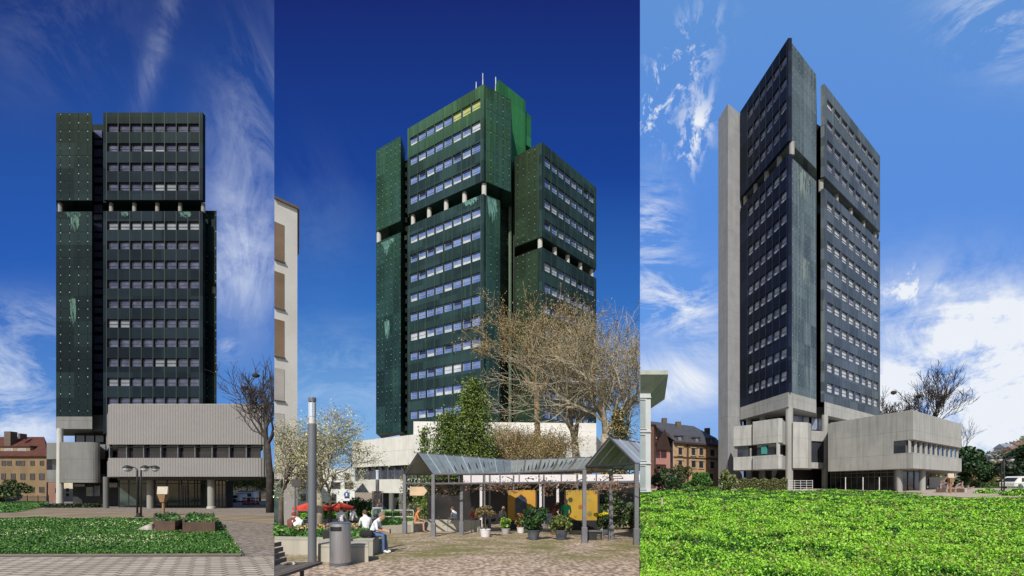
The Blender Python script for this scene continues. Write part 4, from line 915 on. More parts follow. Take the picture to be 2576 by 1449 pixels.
# white offices in the middle distance
wo = empty('office_building', (P(815, 64).x, 64, gz(2, 64)), 'low white office building with small dark windows behind the blossoming tree', 'building')
A, B = P(746, 62), P(892, 63)
MB().prism([A, B, P(892, 68), P(750, 68)], gz(2, 64)-.2, Z(1178, 62)).build('wall', M('white_office', (.70, .70, .69), (.62, .62, .62), .4, .9), wo)
put_windows(wo, A, B, 0, [(u0, u0+12, v0, v0+16) for v0 in (1190, 1213, 1243) for u0 in (757, 776, 834, 867)]+[(u0, u0+9, 1213, 1229) for u0 in (847, 880)], HD)
bs = empty('shop_row', (P(1560, 60).x, 62, gz(2, 62)), 'cream and salmon shop fronts seen past the right end of the pergola', 'building')
MB().prism([P(1500, 60), P(1640, 60), P(1640, 66), P(1500, 66)], gz(2, 62), Z(1205, 60)).build('wall', M('cream_shop', (.58, .50, .42), (.5, .35, .26), .25, .9), bs, clip=2)
MB().box((P(1500, 59).x, 58.6, Z(1246, 59)), (P(1609, 59).x, 60, Z(1242, 59))).build('awning', M('brown_canopy', (.25, .15, .09), None, 1, .8), bs, clip=2)
put_windows(bs, P(1500, 60), P(1640, 60), 0, [(1530, 1544, 1222, 1236), (1552, 1566, 1222, 1236), (1574, 1588, 1222, 1236)], HD)
# third place
OC3 = M('ochre_brick', (.50, .33, .17), (.40, .25, .13), 1.2, .9); SLATE = M('slate', (.045, .045, .055), (.08, .078, .085), 1.5, .7, bmp=.3); SAND = M('sandstone_trim', (.45, .36, .24), None, 2, .9)
h4 = empty('ochre_townhouse', (P(1745, 92).x, 92, gz(3, 92)), 'ochre brick townhouse with dark mansard roof and arched windows left of the shaft', 'house')
A, B = P(1694, 86), P(1812, 94); zE = Z(1111, 86.5)
MB().prism([A, B, P(1815, 106), P(1668, 102)], gz(3, 90)-1, zE).build('wall', OC3, h4)
gw = P(1668, 102); MB().wall(gw, A, 0, 1, .06, 0, gz(3, 90)-1, zE).build('gable_wall', M('gable_pale', (.40, .38, .42), None, .6, .9), h4)
d = (B-A).normalized(); nn = Vector((-d.y, d.x)); zb = Z(1091, 87); zk = Z(1064, 94)
a1, b1_ = A+nn*.9, B+nn*.9; a2, b2_ = A+nn*6, B+nn*6; a3, b3 = P(1668, 102), P(1815, 106)
A_, B_ = A-nn*.35, B-nn*.35
MB().add([(A_.x, A_.y, zE), (B_.x, B_.y, zE), (a1.x, a1.y, zb), (b1_.x, b1_.y, zb), (a2.x, a2.y, zk), (b2_.x, b2_.y, zk), (a3.x, a3.y, zE), (b3.x, b3.y, zE)], [(0, 1, 3, 2), (2, 3, 5, 4), (4, 5, 7, 6), (0, 2, 4, 6), (1, 7, 5, 3), (0, 6, 7, 1)]).build('roof', [SLATE], h4)
MB().wall(A, B, -.003, 1, .5, 0, zE-.35, zE-.01).build('cornice', M('cornice_dark', (.06, .045, .04), None, 1, .8), h4)
MB().wall(A, B, 0, 1, .12, 0, Z(1152, 88), Z(1149.5, 88)).build('string_course', M('cornice_dark', (0, 0, 0)), h4)
for u in (1720, 1728):
    pass
MB().wall(A, B, .265, .29, .2, 0, gz(3, 90), zE).build('down_pipe', M('cornice_dark', (0, 0, 0)), h4)
put_windows(h4, A, B, 0, [(1706, 1715, 1126, 1144), (1739, 1748, 1127, 1145), (1759, 1768, 1127, 1145), (1786, 1796, 1131, 1147), (1706, 1715, 1158, 1176), (1739, 1749, 1159, 1176), (1758, 1768, 1160, 1177), (1786, 1796, 1161, 1178), (1785, 1793, 1192, 1216)], HD, surround=SAND)
for u in (1709, 1752, 1788):
    k = (u-CX)/F; dd = B-A; t_ = (A.y*k-A.x)/(dd.x-dd.y*k); q = A+dd*t_
    dmr = MB().wall(q-d*.9, q+d*.9, 0, 1, .1, -1.4, zE+.1, zE+1.0); dmr.wall(q-d*1.1, q+d*1.1, 0, 1, .25, -1.5, zE+1.0, zE+1.2); dmr.build('dormer', SLATE, h4)
    MB().wall(q-d*.4, q+d*.4, 0, 1, .13, .02, zE+.2, zE+.95).build('dormer_window', M('curtain', (0, 0, 0)), h4)
for (u, yy, v) in ((1671, 97, 1052), (1706, 94, 1061), (1779, 99, 1077)): MB().box((P(u, yy).x-.45, yy-.4, Z(v+22, yy)), (P(u, yy).x+.45, yy+.4, Z(v, yy))).build('chimney', M('chimney_stone', (0, 0, 0)), h4)
h5 = empty('red_gabled_house', (P(1660, 84).x, 86, gz(3, 84)), 'pink and red house with dark timbered gable beside the ochre townhouse', 'house')
A, B = P(1644, 82), P(1686, 84); zg = Z(1127, 82)
MB().prism([A, B, P(1686, 95), P(1648, 95)], gz(3, 84)-1, zg).build('wall', M('pink_render3', (.42, .22, .19), (.36, .18, .16), .6, .9), h5)
mid = (A+B)/2; bk0, bk1 = P(1648, 95), P(1686, 95); md2 = (bk0+bk1)/2; A_, B_ = A-(B-A)*.06, B+(B-A)*.03
MB().add([(A_.x, A_.y-.4, zg-.2), (B_.x, B_.y-.4, zg-.2), (mid.x+.4, mid.y-.4, Z(1080, 83)), (bk0.x, bk0.y, zg), (bk1.x, bk1.y, zg), (md2.x, md2.y, Z(1080, 90))], [(0, 1, 2), (0, 2, 5, 3), (1, 4, 5, 2), (3, 5, 4), (0, 3, 4, 1)]).build('roof', M('dark_timber', (.03, .014, .014), (.05, .025, .02), 2, .8), h5)
put_windows(h5, A, B, 0, [(1647, 1660, 1134, 1151), (1662, 1676, 1134, 1151), (1648, 1675, 1168, 1178)], [M('win_frame_red', (.16, .03, .025), None, 1, .6)]+HW[1:])
h6 = empty('brown_house', (P(1640, 74).x, 76, gz(3, 74)), 'narrow brown brick house side just right of the pale corner pavilion', 'house')
MB().prism([P(1622, 72), P(1645, 73), P(1650, 80), P(1630, 80)], gz(3, 73)-1, Z(1068, 72)).build('wall', M('brown_brick', (.17, .08, .055), (.12, .06, .04), 2, .9), h6)
MB().prism([P(1618, 71.6), P(1650, 73), P(1655, 81), P(1625, 81)], Z(1068, 72), Z(1065, 72)).build('roof_edge', MATS['bark_dark'], h6)
h7 = empty('orange_roofed_house', (P(1655, 99).x, 99, gz(3, 99)), 'small orange tiled roof showing above the red gabled house', 'house')
zz = Z(1104, 98); MB().prism([P(1640, 98), P(1672, 98), P(1672, 104), P(1642, 104)], gz(3, 99), zz).build('wall', OC3, h7)
a_, b2, c_, d_ = P(1638, 97.6), P(1674, 97.6), P(1674, 104), P(1641, 104); e_, f_ = P(1652, 101), P(1672, 101)
MB().add([(a_.x, a_.y, zz), (b2.x, b2.y, zz), (c_.x, c_.y, zz), (d_.x, d_.y, zz), (e_.x, e_.y, Z(1080, 101)), (f_.x, f_.y, Z(1080, 101))], [(0, 1, 5, 4), (1, 2, 5), (2, 3, 4, 5), (3, 0, 4)]).build('roof', M('orange_tiles', (.42, .14, .06), (.32, .10, .05), 2, .85), h7)
# pale pavilion at the edge of the third place
pv = empty('corner_pavilion', (P(1620, 42).x, 42, gz(3, 41)), 'pale grey pavilion with recessed panels and flaring flat roof at meadow left', 'building')
PG = M('pale_grey_paint', (.47, .49, .50), (.41, .43, .44), .6, .7); PG2 = M('pale_grey_recess', (.30, .35, .36), None, .6, .7)
A, B = P(1590, 41), P(1637, 41); zg = gz(3, 41); zt = Z(990, 41)
MB().prism([A, B, P(1637, 49), P(1600, 49)], zg+.35, zt).build('wall', PG, pv, clip=3)
MB().prism(offset_poly([A, B, P(1637, 49), P(1600, 49)], [.15]*4), zg-1, zg+.35).build('plinth', PG, pv, clip=3)
for (va, vb_) in ((1006, 1078), (1094, 1158), (1172, 1230)):
    for (ua, ub, ma, o0) in ((1610.5, 1623, PG2, .012),):
        s0, s1 = (ua-1590)/47, (ub-1590)/47; MB().wall(A, B, s0, s1, o0, -.05, Z(vb_, 41), Z(va, 41)).build('recessed_panel', ma, pv, clip=3)
    fr_ = MB(); fr_.wall(A, B, (1623-1590)/47, (1626-1590)/47, .09, 0, Z(vb_, 41), Z(va, 41)); fr_.wall(A, B, (1610-1590)/47, (1626-1590)/47, .092, 0, Z(va, 41), Z(va-2, 41)); fr_.wall(A, B, (1610-1590)/47, (1626-1590)/47, .092, 0, Z(vb_+2, 41), Z(vb_, 41)); fr_.build('panel_frame', PG, pv, clip=3)
for v in (1000, 1086, 1166, 1236): MB().wall(A, B, 0, 1.004, .12, -.1, Z(v+1.5, 41), Z(v-1.5, 41)).build('string_course', PG, pv, clip=3)
lo = [A, B, P(1637, 49), P(1600, 49)]; hi = [P(1560, 39.6), P(1681, 39.6), P(1672, 51), P(1590, 51)]; zh = Z(942, 39.6)
mb = MB(); mb.v = [(q.x, q.y, zt) for q in lo]+[(q.x, q.y, zh) for q in hi]+[(q.x, q.y, zh+.35) for q in hi]
mb.f = [(0, 1, 5, 4), (1, 2, 6, 5), (2, 3, 7, 6), (3, 0, 4, 7), (4, 5, 9, 8), (5, 6, 10, 9), (6, 7, 11, 10), (7, 4, 8, 11), (8, 9, 10, 11), (3, 2, 1, 0)]; mb.m = [0]*10
mb.build('flared_roof', M('roof_green_grey', (.38, .41, .36), None, 1, .7), pv, clip=3)
def near_tip(tree, u, v):
    def pr(t_): return ((t_.x/t_.y*F+CX-u)**2+(HOR-(t_.z-EYE)/t_.y*F-v)**2)
    return min(root_tips[tree.name], key=pr)
# ------------------------------------------------------------------ first place: furniture
def double_lamp(base, label, group=None, H=3.7, rz=0):
    """two slim posts side by side, each curving outwards to a hooded globe"""
    root = empty('street_lamp', base, label, 'street lamp', group, 0); b = Vector(base)
    for s_ in (-1, 1):
        x = .13*s_; pts = [b+Vector((x, 0, -.1)), b+Vector((x, 0, H*.88))]+[b+Vector((x+s_*(.34-.34*math.cos(t_)), 0, H*.88+.26*math.sin(t_))) for t_ in (.5, 1.0, 1.5)]+[b+Vector((s_*.85, 0, H*.955))]
        MB().tube(pts, [.065, .06]+[.04]*4, 10).build('pole', MATS['dark_metal'], root, smooth=True)
        for yy, xx in ((-.28, .62), (.25, .95)):
            c = b+Vector((s_*xx, yy, H*.92))
            hd = MB().lathe(c, [(.05, .22), (.12, .20), (.25, .10), (.28, .03), (.26, .02)], 14).build('lamp_shade', MATS['dark_metal'], root, smooth=True)
            MB().lathe(c, [(.05, -.22), (.16, -.17), (.23, -.06), (.24, .03)], 14).build('globe', M('opal_glass', (.55, .57, .6), None, 3, .25), hd, smooth=True)
            MB().tube([b+Vector((s_*.45, 0, H*.95)), c+Vector((0, 0, .22))], .022, 6).build('arm', MATS['dark_metal'], root)
    MB().lathe(b, [(.26, 0), (.26, .06), (.14, .12), (.14, .3)], 12).build('foot', MATS['dark_metal'], root)
    return root
double_lamp(G(1, 350, 1301), 'twin posted street lamp with hooded globes in front of the ribbed podium')
def nest_sign(base, label, group=None):
    root = empty('wayside_sign', base, label, 'sign', group); b = Vector(base)
    MB().tube([b-Vector((0, 0, .1)), b+Vector((0, 0, 1.0)), b+Vector((0, 0, 1.55))], [.10, .07, .09], 8).build('post', M('larch', (.30, .17, .08), (.22, .12, .06), 6, .8, st=(1, 1, .1)), root)
    MB().add([tuple(b+Vector(q)) for q in ((-.12, -.12, 1.15), (.12, -.12, 1.15), (.12, .12, 1.15), (-.12, .12, 1.15), (-.24, -.2, 1.6), (.24, -.2, 1.6), (.24, .2, 1.6), (-.24, .2, 1.6))], [(0, 1, 5, 4), (1, 2, 6, 5), (2, 3, 7, 6), (3, 0, 4, 7), (4, 5, 6, 7), (3, 2, 1, 0)]).build('bracket', M('larch', (0, 0, 0)), root)
    MB().obox(b+Vector((0, -.04, 1.85)), (.62, .10, .46), 0, rx=-.12).build('board', M('birch_board', (.52, .47, .38), (.42, .37, .30), 4, .7), root)
    return root
nest_sign(G(1, 411, 1311), 'wooden post with a pale square board behind the angular brown planter')
yb = gy(1, 1345)
pl = empty('planter', G(1, 462, 1340), 'angular rusty brown planter with notched front on the lawn', 'planter')
CT = M('corten', (.10, .058, .038), (.065, .038, .028), 2.5, .8, bmp=.2)
z_ = lambda v, u: G(1, u, v)
o1 = [z_(1346, 459), z_(1344, 541), z_(1322, 541), z_(1320, 470)]
def planter_box(pts, h, root, fill=True):
    base = sum((p.z for p in pts), 0)/len(pts)
    q = [p.xy for p in pts]; inn = offset_poly(q, [.06]*len(q)) ; mb = MB(); n = len(q)
    for ring, zz in ((q, base-.1), (q, base+h), (inn, base+h), (inn, base+h-.15)): mb.v += [(p[0], p[1], zz) for p in ring]
    for r_ in range(3):
        for i in range(n): mb.f.append((r_*n+i, r_*n+(i+1) % n, (r_+1)*n+(i+1) % n, (r_+1)*n+i)); mb.m.append(0)
    mb.build('planter_wall', CT, root)
    MB().prism(inn, base, base+h-.12).build('soil', MATS['soil'], root)
    return inn, base+h
i1, zt1 = planter_box(o1, .56, pl)
o2 = [z_(1341, 391), z_(1343, 440), z_(1336, 458), z_(1322, 452), z_(1320, 386)]
i2, zt2_ = planter_box(o2, .56, pl)
r2 = np.random.default_rng(7); C = []
for inn, zz in ((i1, zt1), (i2, zt2_)):
    X, Y = scatter(1, inn, 900, r2, -.9, -.55); C.append(np.stack([X, Y, zz-.1+.2*r2.random(len(X))], 1))
cloud('plants', np.vstack(C), .13, [G1, G2_, G3_], pl, 3, upright=.3, wts=[3, 5, 1], quad=True)
sheet('sand', 1, gp(1, (372, 1330), (395, 1342), (450, 1350), (545, 1351), (545, 1340), (400, 1326)), M('sand', (.38, .28, .16), (.28, .2, .11), 4, .95, bmp=.3), .07)
st_ = Vector(G(1, 370, 1336)); mb = MB()
mb.add([tuple(st_+Vector(q)) for q in ((-.4, -.3, 0), (.45, -.35, 0), (.5, .3, 0), (-.35, .35, 0), (-.15, -.1, .22), (.3, -.12, .38), (.28, .15, .34), (-.1, .18, .2))], [(0, 1, 5, 4), (1, 2, 6, 5), (2, 3, 7, 6), (3, 0, 4, 7), (4, 5, 6, 7)])
tag(mb.build('boulder', M('pale_stone', (.42, .40, .36), (.2, .17, .14), 3, .9, bmp=.5), bevel=.05), 'pale split boulder lying at the left end of the brown planter', 'boulder')
# red plastic barriers right of the podium
RED = M('barrier_red', (.45, .03, .015), None, 1, .5)
for i in range(4):
    b = G(1, 615+11*i, 1270)
    root = empty('traffic_barrier', b, ['leftmost red plastic barrier in the row right of the glass porch', 'second red plastic barrier from the left in the row', 'second red plastic barrier from the right in the row', 'rightmost red plastic barrier in the row under the bare tree'][i], 'barrier', 'red barriers beyond the podium')
    mb = MB(); w_ = .52
    for zz in (.12, .5, .88): mb.box((b.x-w_/2, b.y-.04, b.z+zz), (b.x+w_/2, b.y+.04, b.z+zz+.14))
    for xx in (-.25, -.05, .15): mb.box((b.x+xx, b.y-.03, b.z+.1), (b.x+xx+.07, b.y+.03, b.z+1.0))
    mb.build('panel', RED, root)
    for s_ in (-1, 1): MB().obox((b.x+s_*.2, b.y, b.z+.05), (.12, .5, .1)).build('foot', MATS['black'], root)
# vehicles far right in the first place
def van(base, L, H, label, col, rz=0, cat='van', name='parked_van'):
    root = empty(name, base, label, cat, None, rz); W = 2.1
    mb = MB(); pr = [(-L/2, .35), (-L/2, .95), (-L/2+.25, 1.05), (-L/2+.95, H*.94), (-L/2+1.3, H), (L/2-.1, H), (L/2, H*.9), (L/2, .35)]
    n = len(pr); mb.v = [(x, -W/2, z) for x, z in pr]+[(x, W/2, z) for x, z in pr]
    mb.f = [tuple(range(n))[::-1], tuple(range(n, 2*n))]+[(i, (i+1) % n, n+(i+1) % n, n+i) for i in range(n)]; mb.m = [0]*len(mb.f)
    def ch(m_, name, mat): 
        me = bpy.data.meshes.new(name); me.from_pydata(m_.v, [], m_.f); me.materials.append(mat); return addobj(name, me, root)
    ch(mb, 'body', col)
    ch(MB().box((-L/2+1.2, -W/2-.02, H*.55), (L/2-.4, -W/2+.02, H*.86)), 'side_window', MATS['glass_dark'])
    ch(MB().add([(-L/2+.22, -W/2+.15, 1.1), (-L/2+.22, W/2-.15, 1.1), (-L/2+.88, W/2-.2, H*.9), (-L/2+.88, -W/2+.2, H*.9)], [(0, 1, 2, 3)]), 'windscreen', MATS['glass_dark'])
    for x in (-L/2+.9, L/2-.9):
        for y in (-W/2, W/2):
            w_ = MB().tube([(x, y-.1, .36), (x, y+.1, .36)], .36, 16); o = ch(w_, 'wheel', MATS['black'])
    for y in (-.75, .75): ch(MB().box((-L/2-.03, y-.15, .7), (-L/2+.02, y+.15, .9)), 'headlight', MATS['white_paint'])
    return root
van(G2(1, 612, 88), 4.2, 1.9, 'white bus far beyond the podium, left of the red barriers', MATS['white_paint'], R(10), 'bus', 'parked_bus')
van(G2(1, 588, 84), 3.6, 1.5, 'small white van half hidden by the glass porch', MATS['white_paint'], R(-5))
tag(MB().box((P(599, 82).x, 82, Z(1238, 82)), (P(640, 82).x, 84, Z(1234, 82))).build('flat_canopy', M('canopy_grey', (.35, .34, .32), None, 1, .8)), 'thin grey canopy roof hanging beyond the podium near the white bus', 'canopy')
LY = leafmat('spring_yellow', (.16, .19, .03), (.24, .26, .06)); LO = leafmat('olive_leaf', (.07, .085, .02), (.11, .12, .035)); LD = leafmat('dark_leaf', (.010, .028, .010), (.02, .045, .014)); LG = leafmat('fresh_leaf', (.045, .13, .02), (.08, .19, .03))
for (u, yy, H, s_, lab) in ((585, 96, 6.5, 1, 'olive tree behind the glass porch of the podium'), (622, 92, 6.5, 2, 'yellow green spring tree above the red barriers'), (655, 100, 6.5, 3, 'yellow green spring tree just left of the leaning bare trunk'), (684, 95, 5.8, 4, 'olive spring tree at the right limit of the first square')):
    b = G2(1, u, yy); bare_tree('broadleaf_tree', b, H, lab, 'spring trees beyond the first podium', s_, 1, 3, 2, .7, .1, .16, MATS['bark'], leaves=([LY, LO], 5200, .34, .75, 'l'))
tag(MB().prism([P(560, 118), P(690, 118), P(690, 124), P(560, 124)], gz(1, 118), Z(1216, 118)).build('distant_wall', M('distant_dark', (.06, .055, .045), (.03, .035, .03), .5, .9), clip=1), 'dark terrace wall far behind the spring trees', 'wall')
# shrubs and fence left
for (u, yy, r_, lab, s_) in ((2, 82, (3.4, 2, 1.7), 'olive rounded bush at the far left by the ochre house', 1), (30, 86, (3.0, 2, 1.9), 'dark bush in front of the ochre house', 2)):
    shrub('bush', G2(1, u, yy), r_, 2600, .38, [LO, LD, G3_], lab, 'bushes by the ochre house', s_, 1, wts=[4, 3, .6])
fc = empty('picket_fence', G2(1, 70, 80), 'thin dark railing fence in front of the ochre house', 'fence')
mb = MB(); g_ = gz(1, 80)
a_, b2 = P(15, 80), P(122, 80)
for i in range(40): mb.wall(a_, b2, i/39-.0018, i/39+.0018, .02, -.02, g_, g_+1.15)
for zz in (.25, 1.0): mb.wall(a_, b2, 0, 1, .03, -.03, g_+zz, g_+zz+.06)
mb.build('railing', MATS['dark_metal'], fc)
for i in range(5): MB().wall(a_, b2, i/4-.004, i/4+.004, .05, -.05, g_-.1, g_+1.3).build('post', MATS['dark_metal'], fc)
g_ = gz(1, 64)
hd = empty('low_hedge', G2(1, 165, 56), 'dark clipped hedge strip along the foot of the stair drum', 'hedge')
r2 = np.random.default_rng(2); n = 5000; X = r2.uniform(P(128, 56).x, P(262, 56).x, n); cloud('foliage', np.stack([X, r2.uniform(54.6, 56, n), gz(1, 55)+r2.random(n)*.42], 1), .22, [LD, LO], hd, 2, 1, wts=[5, 1], quad=True)
# bare trees of the first place
bt = bare_tree('bare_tree', G2(1, 680, 41), 16.5, 'dark leafless tree with old nests at the right limit of the first square', None, 23, 1, 5, 2, .62, .24, .30, MATS['bark_dark'], lean=(-.04, 0, 1), shrink=.76, trunk=.36, minr=.028, Lf=.155)
for (u, v) in ((602, 938), (631, 907)):
    q = near_tip(bt, u+14, v+38); me = MB().lathe((q.x, q.y, q.z), [(.05, -.22), (.28, -.12), (.33, .02), (.2, .14), (.03, .16)], 9)
    o = me.build('nest', MATS['bark_dark']); tag(o, 'round twig nest %s in the dark bare tree' % ('lower left' if u == 602 else 'upper right'), 'nest', 'nests in the dark bare tree')
# ------------------------------------------------------------------ second place: near furniture
def gz2(y): return SL[2]*y
lp = empty('lamp_column', G(2, 785.5, 1416), 'thick grey lamp column with clear cylindrical lantern beside the steel bin', 'street lamp', None); b = G(2, 785.5, 1416)
MB().lathe(b, [(.112, -.1), (.112, 3.72), (.10, 3.74)], 24).build('pole', M('lamp_grey', (.115, .125, .14), (.14, .15, .165), 1, .45, .2), lp, smooth=False)
MB().lathe(b, [(.085, 3.74), (.085, 3.92)], 20).build('collar', MATS['white_metal'], lp)
MB().lathe(b, [(.082, 3.93), (.082, 4.3)], 20).build('lantern_glass', M('lantern_glass', (.50, .58, .66), (.42, .5, .6), 2, .12), lp)
for k in range(4):
    t_ = k*1.57+.4; MB().tube([(b.x+.088*math.cos(t_), b.y+.088*math.sin(t_), b.z+3.9), (b.x+.088*math.cos(t_), b.y+.088*math.sin(t_), b.z+4.35)], .009, 5).build('rod', MATS['white_metal'], lp)
MB().lathe(b, [(.10, 4.33), (.10, 4.42), (.09, 4.44)], 20).build('cap', M('lamp_grey', (0, 0, 0)), lp)
b = G2(2, 949.5, 31); l2 = empty('lamp_column', b, 'slimmer looking grey lamp column farther off, behind the poster board', 'street lamp')
MB().lathe(b, [(.115, -.1), (.115, 3.0)], 16).build('pole', M('lamp_grey', (0, 0, 0)), l2); MB().lathe(b, [(.10, 3.01), (.10, 3.5), (.12, 3.52), (.12, 3.62)], 16).build('lantern_glass', M('lantern_glass', (0, 0, 0)), l2)
b = G(2, 856, 1422); bn = empty('litter_bin', b, 'round brushed steel litter bin with a dark slot in front of the planter', 'litter bin')
SS = M('brushed_steel', (.50, .50, .52), (.36, .36, .39), 60, .34, .85, st=(1, 1, .02), bmp=.05)
mb = MB(); R_ = .262; n = 40
zs = [.08, .86, .94, 1.05, 1.10, 1.13]
def ring(z, r_): return [(b.x+r_*math.cos(2*math.pi*k/n), b.y+r_*math.sin(2*math.pi*k/n), b.z+z) for k in range(n)]
for z, r_ in ((.08, R_), (.90, R_), (1.01, R_), (1.08, R_), (1.10, R_*.985), (1.11, R_*.9), (1.115, .02)): mb.v += ring(z, r_)
for i in range(6):
    for k in range(n):
        ang = math.degrees(2*math.pi*(k+.5)/n) % 360
        if i == 1 and 222 < ang < 300: continue
        mb.f.append((i*n+k, i*n+(k+1) % n, (i+1)*n+(k+1) % n, (i+1)*n+k)); mb.m.append(0)
mb.build('body', SS, bn, smooth=True)
MB().lathe(b, [(R_*.93, .85), (R_*.93, 1.07)], 24).build('liner', MATS['black'], bn)
MB().lathe(b, [(R_*1.02, -.02), (R_*1.02, .06), (R_*.9, .08)], 32).build('base_ring', M('bin_base', (.10, .115, .13), None, 1, .5), bn)
MB().lathe(b, [(R_*1.03, 1.085), (R_*1.03, 1.10), (R_*.98, 1.105)], 32).build('rim', MATS['grey_metal'], bn)
# concrete planter wall, bench block and bed
pw = empty('planter_wall', G2(2, 830, 14.6), 'long low concrete planter wall behind the steel bin', 'wall')
A, B = P(684, 14.9), P(938, 14.4); zt = gz2(14.5)+.50; ptw = P(953, 15.9); CP = concrete('planter_concrete', (.44, .41, .34), (2.4, 3), .35)
MB().prism([A, B, ptw, P(940, 16), B+Vector((-.35, .45)), P(684, 15.35)], gz2(15)-.3, zt).build('coping', CP, pw, clip=2)
MB().prism([P(940, 16.01), ptw, P(950, 20), P(934, 20)], gz2(17)-.3, zt-.002).build('side_wall', CP, pw)
for i, (ua, ub) in enumerate(((800, 862), (864.5, 927))):
    bb = empty('concrete_block_seat', G2(2, (ua+ub)/2, 13.2), ('left' if i == 0 else 'right')+' concrete block seat at the foot of the planter wall', 'seat')
    MB().prism([P(ua, 13.0), P(ub, 13.0), P(ub, 13.8), P(ua, 13.8)], gz2(13)-.1, gz2(13)+.47).build('block', CP, bb, bevel=.02)
tag(sheet('flower_bed', 2, [P(684, 15.2), P(934, 15.2), P(934, 20), P(684, 24)], MATS['soil'], .43), kind='structure')
r2 = np.random.default_rng(12); n = 11000; Y = r2.uniform(15.3, 20, n); a_ = r2.uniform(A1, (936-CX)/F, n); 
hh = .42+.34*r2.random(n)*(.6+.4*np.sin(a_*60)*np.cos(Y*2))
tag(cloud('bed_plants', np.stack([a_*Y, Y, gz2(Y)+hh], 1), .12, [LG, G1, G3_, G2_], None, 12, 2, upright=.35, quad=True, aspect=.6), 'lush green low plants filling the bed behind the planter wall', 'plants', kind='stuff')
n = 260; Y = r2.uniform(15.6, 19, n); a_ = r2.uniform((745-CX)/F, (900-CX)/F, n)
tag(cloud('bed_flowers', np.stack([a_*Y, Y, gz2(Y)+.74], 1), .07, [M('petal_pink', (.5, .2, .25), None, 1, .7), M('petal_yellow', (.6, .45, .1), None, 1, .7)], None, 13, 2, quad=True, aspect=.9), 'small pink and yellow blossoms in the planter bed', 'flowers', kind='stuff')
tag(MB().obox((P(896, 13.25).x, 13.9, gz2(13)+.62), (.24, .14, .3)).build('bag', cmat('bag_dark', (.02, .02, .022)), bevel=.04), 'dark bag standing on the planter wall just left of the bin', 'bag') if 0 else tag(MB().obox((P(820, 14.6).x, 14.7, zt+.12), (.26, .16, .3)).build('rucksack', cmat('bag_dark', (.02, .02, .022)), bevel=.05), 'dark rucksack on the planter wall left of the steel bin', 'rucksack')
# wooden bench in the near left corner
WD = M('weathered_slats', (.14, .12, .105), (.08, .068, .06), 8, .85, st=(1, .1, 1), bmp=.3)
bc = empty('wooden_bench', (-4.35, 8.6, gz2(9)), 'weathered grey slatted wooden bench in the near left corner', 'bench'); zb = gz2(9)
for i in range(4):
    MB().obox((-4.66-.035*i, 8.55, zb+.48+.105*i), (.04, 2.1, .085), R(-6)).build('back_slat', WD, bc, clip=2)
for i in range(6): MB().obox((-4.56+.115*i, 8.55+.01*i, zb+.40), (.10, 2.1, .05), R(-6)).build('seat_slat', WD, bc, clip=2)
for yy in (7.9, 9.2):
    for xx in (-4.5, -4.05): MB().box((xx-.03, yy-.03, zb-.05), (xx+.03, yy+.03, zb+.38)).build('leg', MATS['dark_metal'], bc, clip=2)
tag(cloud('paper_scrap', np.array([(-4.42+.05*i, 9.2+.03*i, zb+.45) for i in range(5)]), .12, [MATS['white_paint']], None, 3, quad=True, aspect=.8), 'crumpled white paper lying on the wooden bench seat', 'litter')
# low walls, lawn, railings behind
sheet('lawn', 2, gp(2, (690, 1306), (1005, 1304), (1005, 1284), (748, 1281), (690, 1290)), GRASS3, .05)
r2 = np.random.default_rng(15)
X, Y = scatter(2, gp(2, (748, 1306), (1005, 1304), (1005, 1284), (748, 1281)), 5000, r2, -.46, -.23)
tag(cloud('grass', np.stack([X, Y, gz2(Y)+.05+.1*r2.random(len(X))], 1), .2, [H1, G1, H3], None, 3, 2, upright=.3, quad=True), 'bright green grass of the lawn behind the flower bed', 'grass', kind='stuff')
lw = empty('low_wall', G2(2, 1140, 25.5), 'weathered low concrete wall under the pergola where people sit', 'wall')
MB().wall(P(1066, 25.6), P(1208, 25.2), 0, 1, 0, -.35, gz2(25.5)-.1, gz2(25.5)+.62).build('wall', concrete('stained_wall', (.42, .40, .33), (1.3, 3), .6), lw)
MB().wall(P(1040, 24.8), P(1066, 25.4), 0, 1, 0, -.5, gz2(25)-.1, gz2(25)+.55).build('end_block', CP, lw)
MB().wall(P(960, 24), P(1045, 25), 0, 1, 0, -.3, gz2(24.5)-.1, gz2(24.5)+.38).build('kerb_wall', concrete('stained_wall', (0, 0, 0)), lw)
hb = empty('low_planting', G2(2, 1000, 27), 'bright low green planting behind the kerb wall left of the pergola', 'plants')
n = 3000; Y = r2.uniform(26, 29, n); a_ = r2.uniform((940-CX)/F, (1062-CX)/F, n)
cloud('foliage', np.stack([a_*Y, Y, gz2(Y)+.1+.5*r2.random(n)], 1), .15, [H1, LG, G2_], hb, 5, quad=True)
rl = empty('railing', G2(2, 995, 33), 'thin white metal railing in front of the dark podium entrance', 'railing')
mb = MB(); a_, b2 = P(935, 33), P(1040, 33); g_ = gz2(33)
for i in range(5): mb.wall(a_, b2, i/4-.006, i/4+.006, .02, -.02, g_, g_+1.0)
for zz in (.95, .5): mb.wall(a_, b2, 0, 1, .02, -.02, g_+zz, g_+zz+.05)
mb.build('rails', MATS['white_metal'], rl)
